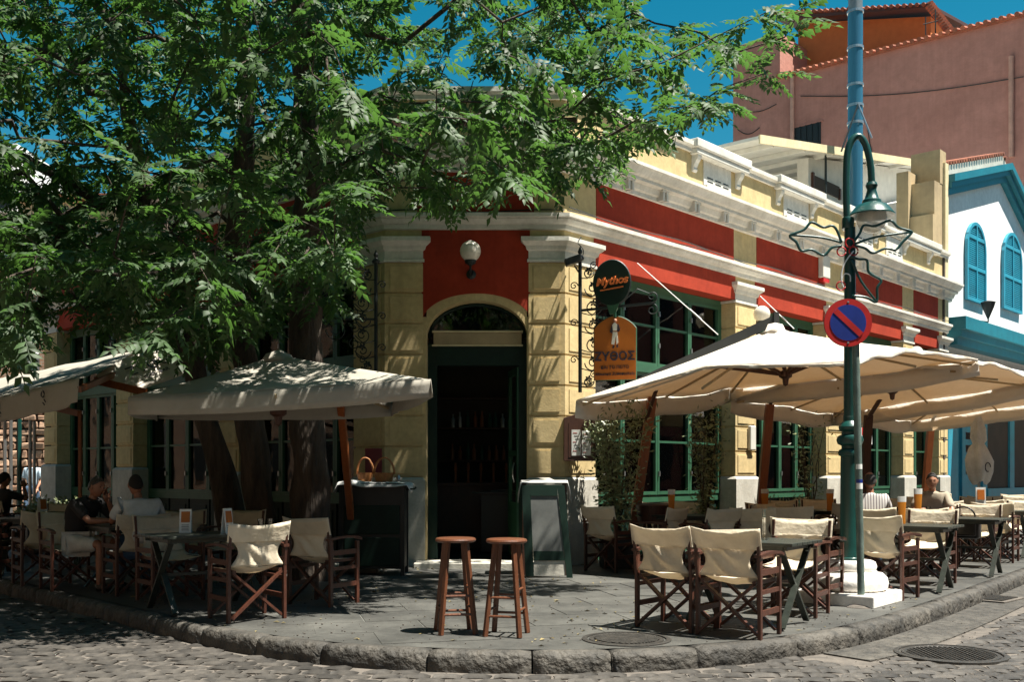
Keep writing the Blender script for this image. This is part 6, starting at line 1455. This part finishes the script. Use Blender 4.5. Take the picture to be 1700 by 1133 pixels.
# wooden high chair rail & bag
BG = thing('black_bag', 'black leather shoulder bag hung over the arm of a kerbside chair', 'bag', (6.15,13.95,.45)); c = Vector((6.15,13.95,.60)); mb = MB(); mb.box(c, (.44,.16,.30), R(-38)); obj('body', mb, M['leather'], BG, bevel=.04)
mb = MB(); mb.box(c+Vector((-.05,-.085,-.02)), (.34,.06,.18), R(-38)); obj('pocket', mb, M['leather'], BG, bevel=.02)
mb = MB(); dd = Vector((math.cos(R(-38)),math.sin(R(-38)),0)); mb.tube([c+dd*.15*math.cos(a)+Vector((0,0,.14+.14*math.sin(a))) for a in np.linspace(0,math.pi,12)], .011, 6); obj('handle', mb, M['leather'], BG)
# posters in the fourth bay, small notices on pillars
PO_ = thing('poster', 'white poster with a red mark in the green window behind the lamp post', 'poster', P(1444,760,22)); 
s0_, s1_ = sx(1440,FR_), sx(1462,FR_); zz = lambda s, py: CAMZ+(785-py)/F*FR_.p2(s).y
mb = MB(); FR_.box(mb, s0_, s1_, -.20,-.195, zz(s0_,737), zz(s0_,695)); obj('sheet', mb, M['paper'], PO_); mb = MB(); FR_.box(mb, s0_+.35, s0_+.5, -.193,-.19, zz(s0_,731), zz(s0_,724)); FR_.box(mb, s0_+.15,s0_+.25,-.193,-.19, zz(s0_,722), zz(s0_,708)); obj('print', mb, M['signred'], PO_)
P2 = thing('notice', 'orange and white notices on the lower window pane behind the lamp post', 'notice', P(1446,770,22)); mb = MB(); FR_.box(mb, s0_, s0_+.28, -.20,-.195, zz(s0_,782), zz(s0_,747)); obj('orange_sheet', mb, M['orangew'], P2); mb = MB(); FR_.box(mb, s0_+.34, s0_+.58, -.20,-.195, zz(s0_,770), zz(s0_,748)); obj('white_sheet', mb, M['paper'], P2)
t = thing('meter_box', 'small grey meter box on the first pillar of the sunny side', 'meter', FR_.pt(sx(1243,FR_),.05,2)); s = sx(1243,FR_); mb = MB(); FR_.box(mb, s-.10, s+.10, .035, .10, 1.75, 2.2); obj('case', mb, M['offwhite'], t, bevel=.02)
# wooden stools by the first pot
t = thing('wooden_rack', 'red brown wooden barrel seat near the orange mast', 'seat', (1.95,14.9,0)); mb = MB(); mb.lathe((2.05,14.75,0), [(.20,.62),(.24,.64),(.26,.80),(.27,.88),(.24,.90),(.0,.90)], 20); obj('top', mb, M['wood'], t, smooth='auto')
for k in range(4): a = k*1.57+.4; mb = MB(); mb.bar((2.05+.18*math.cos(a),14.75+.18*math.sin(a),0), (2.05+.16*math.cos(a),14.75+.16*math.sin(a),.64), .04,.04); obj('leg', mb, M['wood'], t)
# ---------------------------------------------------------------- people
def skin_mesh(name, chains, mat, parent, sub=2):
    """chains: list of lists of (x,y,z,r); equal points are welded into one skeleton"""
    bm = bmesh.new(); lay = bm.verts.layers.skin.verify(); idx = {}
    def vert(p):
        k = tuple(round(c, 3) for c in p[:3])
        if k not in idx:
            v = bm.verts.new(k); v[lay].radius = (p[3], p[3]*(p[4] if len(p) > 4 else 1)); v[lay].use_root = len(idx) == 0; idx[k] = v
        return idx[k]
    for ch in chains:
        pv_ = None
        for p in ch:
            v = vert(p)
            if pv_ is not None and pv_ is not v:
                try: bm.edges.new((pv_, v))
                except ValueError: pass
            pv_ = v
    me = bpy.data.meshes.new(name); bm.to_mesh(me); bm.free(); me.materials.append(mat)
    o = bpy.data.objects.new(name, me); COL.objects.link(o); o.parent = parent
    s = o.modifiers.new('skin', 'SKIN'); s.use_smooth_shade = True; u = o.modifiers.new('sub', 'SUBSURF'); u.levels = sub; u.render_levels = sub
    return o
def head_mesh(c, yaw, pitch, skin, hairm, parent, bald=False, hair_len=1.0):
    Mx = Matrix.Translation(c) @ Euler((pitch, 0, yaw)).to_matrix().to_4x4()
    mb = MB(); nu, nv = 28, 20
    def f(u, v):
        a = u*2*math.pi; t = v*math.pi; x = math.sin(t)*math.sin(a); y = math.sin(t)*math.cos(a); z = -math.cos(t)
        w = .074*(1-.16*max(0,-z)**1.2); d = .094*(1-.10*max(0,-z)); X = x*w; Y = y*d; Z = z*.118
        if y > 0:
            fx = math.exp(-(X/.013)**2); Y += .026*fx*math.exp(-((Z+.012)/.020)**2)+.010*fx*math.exp(-((Z-.012)/.02)**2)   # nose
            Y += .008*math.exp(-(X/.026)**2)*math.exp(-((Z+.052)/.010)**2)                   # lips
            Y += .012*math.exp(-(X/.03)**2)*math.exp(-((Z+.088)/.018)**2)                    # chin
            for s in (-1,1): Y -= .010*math.exp(-((X-s*.031)/.016)**2-((Z-.016)/.012)**2)    # eye sockets
            Y += .006*math.exp(-(X/.05)**2)*math.exp(-((Z-.040)/.012)**2)                    # brow
        return Mx @ Vector((X, Y, Z))
    mb.grid(nu, nv, f); h = obj('head', mb, skin, None, smooth=True, recalc='weld'); h.parent = parent
    for s in (-1,1):
        mb = MB(); mb.sphere((0,0,0), .0085, 8); mb.v = [tuple(Mx @ Vector((x+s*.031, y+.076, z+.016))) for x,y,z in mb.v]; o = obj('eye', mb, M['hair'], None, smooth=True); o.parent = h
        mb = MB(); mb.sphere((0,0,0), .03, 10, (.32,.6,1)); mb.v = [tuple(Mx @ Vector((x+s*.076, y-.004, z+.0))) for x,y,z in mb.v]; o = obj('ear', mb, skin, None, smooth=True); o.parent = h
        mb = MB(); mb.box((0,0,0), (.026,.006,.004)); mb.v = [tuple(Mx @ Vector((x+s*.031, y+.088, z+.040))) for x,y,z in mb.v]; o = obj('eyebrow', mb, hairm, None); o.parent = h
    mb = MB(); mb.box((0,0,0), (.040,.006,.005)); mb.v = [tuple(Mx @ Vector((x, y+.089, z-.052))) for x,y,z in mb.v]; o = obj('mouth', mb, M['maroon'], None); o.parent = h
    # hair cap
    mb = MB()
    def g(u, v):
        a = u*2*math.pi; front = math.cos(a); lim = (.265+.39*(1-front)/2*hair_len) if not bald else (.34+.30*(1-front)/2)
        t = math.pi*(1-v*lim*1.0) if not bald else math.pi*(1-(.22+v*(lim-.22)))
        x = math.sin(t)*math.sin(a); y = math.sin(t)*math.cos(a); z = -math.cos(t); k = 1.06+.02*math.sin(a*9+v*12)
        return Mx @ Vector((x*.075*k, y*.094*k-.004, z*.118*(1.07 if not bald else 1.02)))
    mb.grid(28, 10, g); o = obj('hair', mb, hairm, None, smooth=True, recalc='weld'); o.parent = parent; o.modifiers.new('thick','SOLIDIFY').thickness = .008
def hand(p, d, n, mat, parent, s=1):
    """palm with five curled fingers; p wrist, d pointing direction, n palm normal"""
    p = Vector(p); d = Vector(d).normalized(); n = Vector(n).normalized(); x = d.cross(n).normalized(); mb = MB()
    c = p+d*.045; q = [c+x*a*.040+d*b*.045+n*e*.013 for e in (-1,1) for a,b in ((-1,-1),(1,-1),(1,1),(-1,1))]; mb.hexa(q)
    for k, L_ in enumerate((.068,.078,.073,.058)):
        b0 = p+d*.088+x*(-.030+.020*k)*s; mb.tube([b0-d*.02, b0+d*L_*.45+n*.004, b0+d*L_*.8+n*.018, b0+d*L_*.9+n*.038], [.0092,.0088,.0080,.0065], 7)
    b0 = p+d*.03-x*.036*s; mb.tube([b0, b0-x*.028*s+d*.025+n*.008, b0-x*.030*s+d*.055+n*.02], [.0115,.0105,.0080], 7)
    o = obj('hand', mb, mat, None, smooth=True); o.parent = parent; return o
def person(label, x, y, rz, J, skin, hairm, shirt, legs, bald=False, sleeves='short', short_trousers=False, yaw=0, pitch=0, z=0, hair_len=1.0):
    t = thing('person', label, 'person', (0,0,0)); v = lambda k: Vector(J[k])
    hip, waist, chest, neck = v('hip'), v('waist'), v('chest'), v('neck'); hd = v('head')
    def pt(p, r, k=1): return (p[0], p[1], p[2], r, k)
    up = (hd-neck).normalized()
    body = [[pt(hip,.120), pt(waist,.095), pt(chest,.095), pt(neck-Vector((0,0,.05)),.050), pt(neck,.048), pt(neck.lerp(hd,.5),.048)]]
    for s, nm in ((-1,'l'),(1,'r')):
        sh, el, wr = v('sh'+nm), v('el'+nm), v('wr'+nm); hp, kn, an, toe = v('hp'+nm), v('kn'+nm), v('an'+nm), v('toe'+nm)
        body.append([pt(chest,.095), pt(sh,.058), pt(sh.lerp(el,.5),.047), pt(el,.040), pt(el.lerp(wr,.4),.040), pt(wr,.026), pt(wr+(wr-el).normalized()*.03,.024)])
        body.append([pt(hip,.120), pt(hp,.092), pt(hp.lerp(kn,.55),.078), pt(kn,.058), pt(kn.lerp(an,.35),.056), pt(an,.036), pt(an+Vector((0,0,-.05)),.036)])
    skin_mesh('body', body, skin, t)
    sh_ = [[pt(hip+Vector((0,0,-.02)),.150,.85), pt(waist,.150,.85), pt(chest,.168,.80), pt(neck-Vector((0,0,.055)),.100), pt(neck-Vector((0,0,.01)),.066)]]
    for nm in 'lr':
        sh, el, wr = v('sh'+nm), v('el'+nm), v('wr'+nm); L_ = [pt(chest,.168,.80), pt(sh,.078), pt(sh.lerp(el,.5),.068), pt(sh.lerp(el,.86),.066)]
        if sleeves == 'long': L_ += [pt(el,.055), pt(el.lerp(wr,.8),.042)]
        sh_.append(L_)
    skin_mesh('shirt', sh_, shirt, t)
    tr = []
    for nm in 'lr':
        hp, kn, an = v('hp'+nm), v('kn'+nm), v('an'+nm); L_ = [pt(hip,.150), pt(hp,.108), pt(hp.lerp(kn,.55),.094)]
        L_ += [pt(hp.lerp(kn,.92),.088)] if short_trousers else [pt(kn,.074), pt(kn.lerp(an,.4),.068), pt(an+Vector((0,0,.01)),.055)]
        tr.append(L_)
    skin_mesh('trousers', tr, legs, t)
    for nm in 'lr':
        an, toe = v('an'+nm), v('toe'+nm); d = toe-an; mb = MB(); mb.tube([an+Vector((0,0,-.02)), an+Vector((0,0,-.055)), an+d*.5+Vector((0,0,-.02)), toe], [.042,.048,.046,.034], 10); mb.v = [(a,b,max(c_,.004)) for a,b,c_ in mb.v]; o = obj('shoe', mb, M['leather'], None, smooth=True); o.parent = t
        el, wr = v('el'+nm), v('wr'+nm); hand(wr+(wr-el).normalized()*.015, (wr-el), (0,0,-1) if abs((wr-el).normalized().z) < .8 else (0,1,0), skin, t, -1 if nm == 'l' else 1)
    head_mesh(hd, yaw, pitch, skin, hairm, t, bald, hair_len)
    place(t, (x, y, z), rz); return t
def seated(**kw):
    J = dict(hip=(0,-.05,.56), waist=(0,-.06,.72), chest=(0,-.03,.94), neck=(0,.0,1.10), head=(0,.03,1.235),
      shl=(-.185,-.02,1.01), shr=(.185,-.02,1.01), ell=(-.25,.10,.80), elr=(.25,.10,.80), wrl=(-.16,.32,.80), wrr=(.16,.32,.80),
      hpl=(-.10,.03,.53), hpr=(.10,.03,.53), knl=(-.14,.42,.53), knr=(.14,.42,.53), anl=(-.14,.40,.10), anr=(.14,.40,.10), toel=(-.15,.56,.035), toer=(.15,.56,.035))
    J.update(kw); return J
# man in pale shirt, back to the viewer, leaning over the table
person('man in a pale short sleeved shirt and jeans seated with his back to the viewer', -4.12, 11.35, facing(-.50,.86), seated(chest=(0,.06,.93), neck=(0,.12,1.08), head=(-.02,.17,1.205), shl=(-.19,.07,1.0), shr=(.19,.07,1.0), ell=(-.27,.20,.80), elr=(.27,.20,.80), wrl=(-.12,.40,.82), wrr=(.16,.42,.80)), M['skind'], M['hair'], M['shirtw'], M['jeans'], pitch=-.15)
person('man in black shirt and pale shorts leaning on a table, hand at his face', -5.0, 11.85, facing(.86,-.30), seated(chest=(0,.10,.92), neck=(0,.18,1.06), head=(.0,.24,1.18), shl=(-.19,.10,1.0), shr=(.19,.10,1.0), ell=(-.20,.34,.80), elr=(.20,.30,.80), wrl=(-.05,.36,1.02), wrr=(.05,.50,.80)), M['skind'], M['hairg'], M['shirtk'], M['shorts'], short_trousers=True, pitch=-.2)
person('dark haired man in a beige shirt facing the viewer at a right hand table', 6.0, 14.62, facing(-.42,-.91), seated(head=(.0,.06,1.225), ell=(-.27,.16,.80), wrl=(-.12,.40,.82), wrr=(.14,.36,.83)), M['skin'], M['hair'], M['shirtb'], M['jeans'], yaw=.1, pitch=-.18)
person('man in a striped shirt with thinning hair seen from behind right of the lamp post', 4.72, 13.5, facing(.25,.97), seated(), M['skind'], M['hairg'], M['stripe'], M['jeans'], bald=True)
person('person in dark clothes seated with one arm raised at the far left', -8.15, 16.4, facing(.45,.85), seated(wrr=(.10,.30,1.12), elr=(.27,.22,.92)), M['skind'], M['hair'], M['shirtk'], M['jeans'])
stand = dict(hip=(0,0,.95), waist=(0,0,1.10), chest=(0,.0,1.32), neck=(0,.02,1.50), head=(0,.03,1.64), shl=(-.19,0,1.42), shr=(.19,0,1.42), ell=(-.24,-.02,1.13), elr=(.24,.04,1.13), wrl=(-.22,.14,.92), wrr=(.22,.16,.93),
  hpl=(-.09,0,.90), hpr=(.09,0,.90), knl=(-.10,-.05,.50), knr=(.10,.14,.50), anl=(-.10,-.26,.12), anr=(.10,.20,.10), toel=(-.10,-.12,.04), toer=(.10,.36,.035))
person('man in a light blue shirt walking past the rubble wall at the far left', (54-850)/F*28, 28, facing(-.1,-1), stand, M['skin'], M['hair'], M['shirtlb'], M['jeans'])
# ---------------------------------------------------------------- litter
mb = MB()
for _ in range(420):
    y = random.uniform(7.9, 15); x = random.uniform(-5, 4.5)
    if not inside(np.array([x]), np.array([y]), PA)[0]: continue
    a = random.uniform(0,6.28); l = random.uniform(.03,.075); w = l*.4; d = Vector((math.cos(a),math.sin(a),0)); n_ = Vector((-d.y,d.x,0)); p = Vector((x,y,.004)); h = random.uniform(.004,.018)
    mb.add([p, p+d*l*.5+n_*w*.5+Vector((0,0,h)), p+d*l, p+d*l*.5-n_*w*.5+Vector((0,0,h*.5))], [(0,1,2,3)])
tag(obj('fallen_leaves', mb, pm('dry_leaf', (.20,.15,.06), (.10,.09,.04), 3, .8, island=.4), recalc=False), 'dry leaves scattered on the pavement', 'leaves', kind='stuff')
mb = MB()
for _ in range(900):
    y = random.uniform(7.2, 11); x = random.uniform(-4.5, 5); s_ = random.uniform(.004,.012); z = .0 if inside(np.array([x]), np.array([y]), PA)[0] else -KZ-.008
    mb.box((x,y,z+s_*.4), (s_*1.3,s_,s_*.8), random.uniform(0,3))
tag(obj('grit', mb, M['mortar'], recalc=False), 'loose grit on pavement and road', 'grit', kind='stuff')
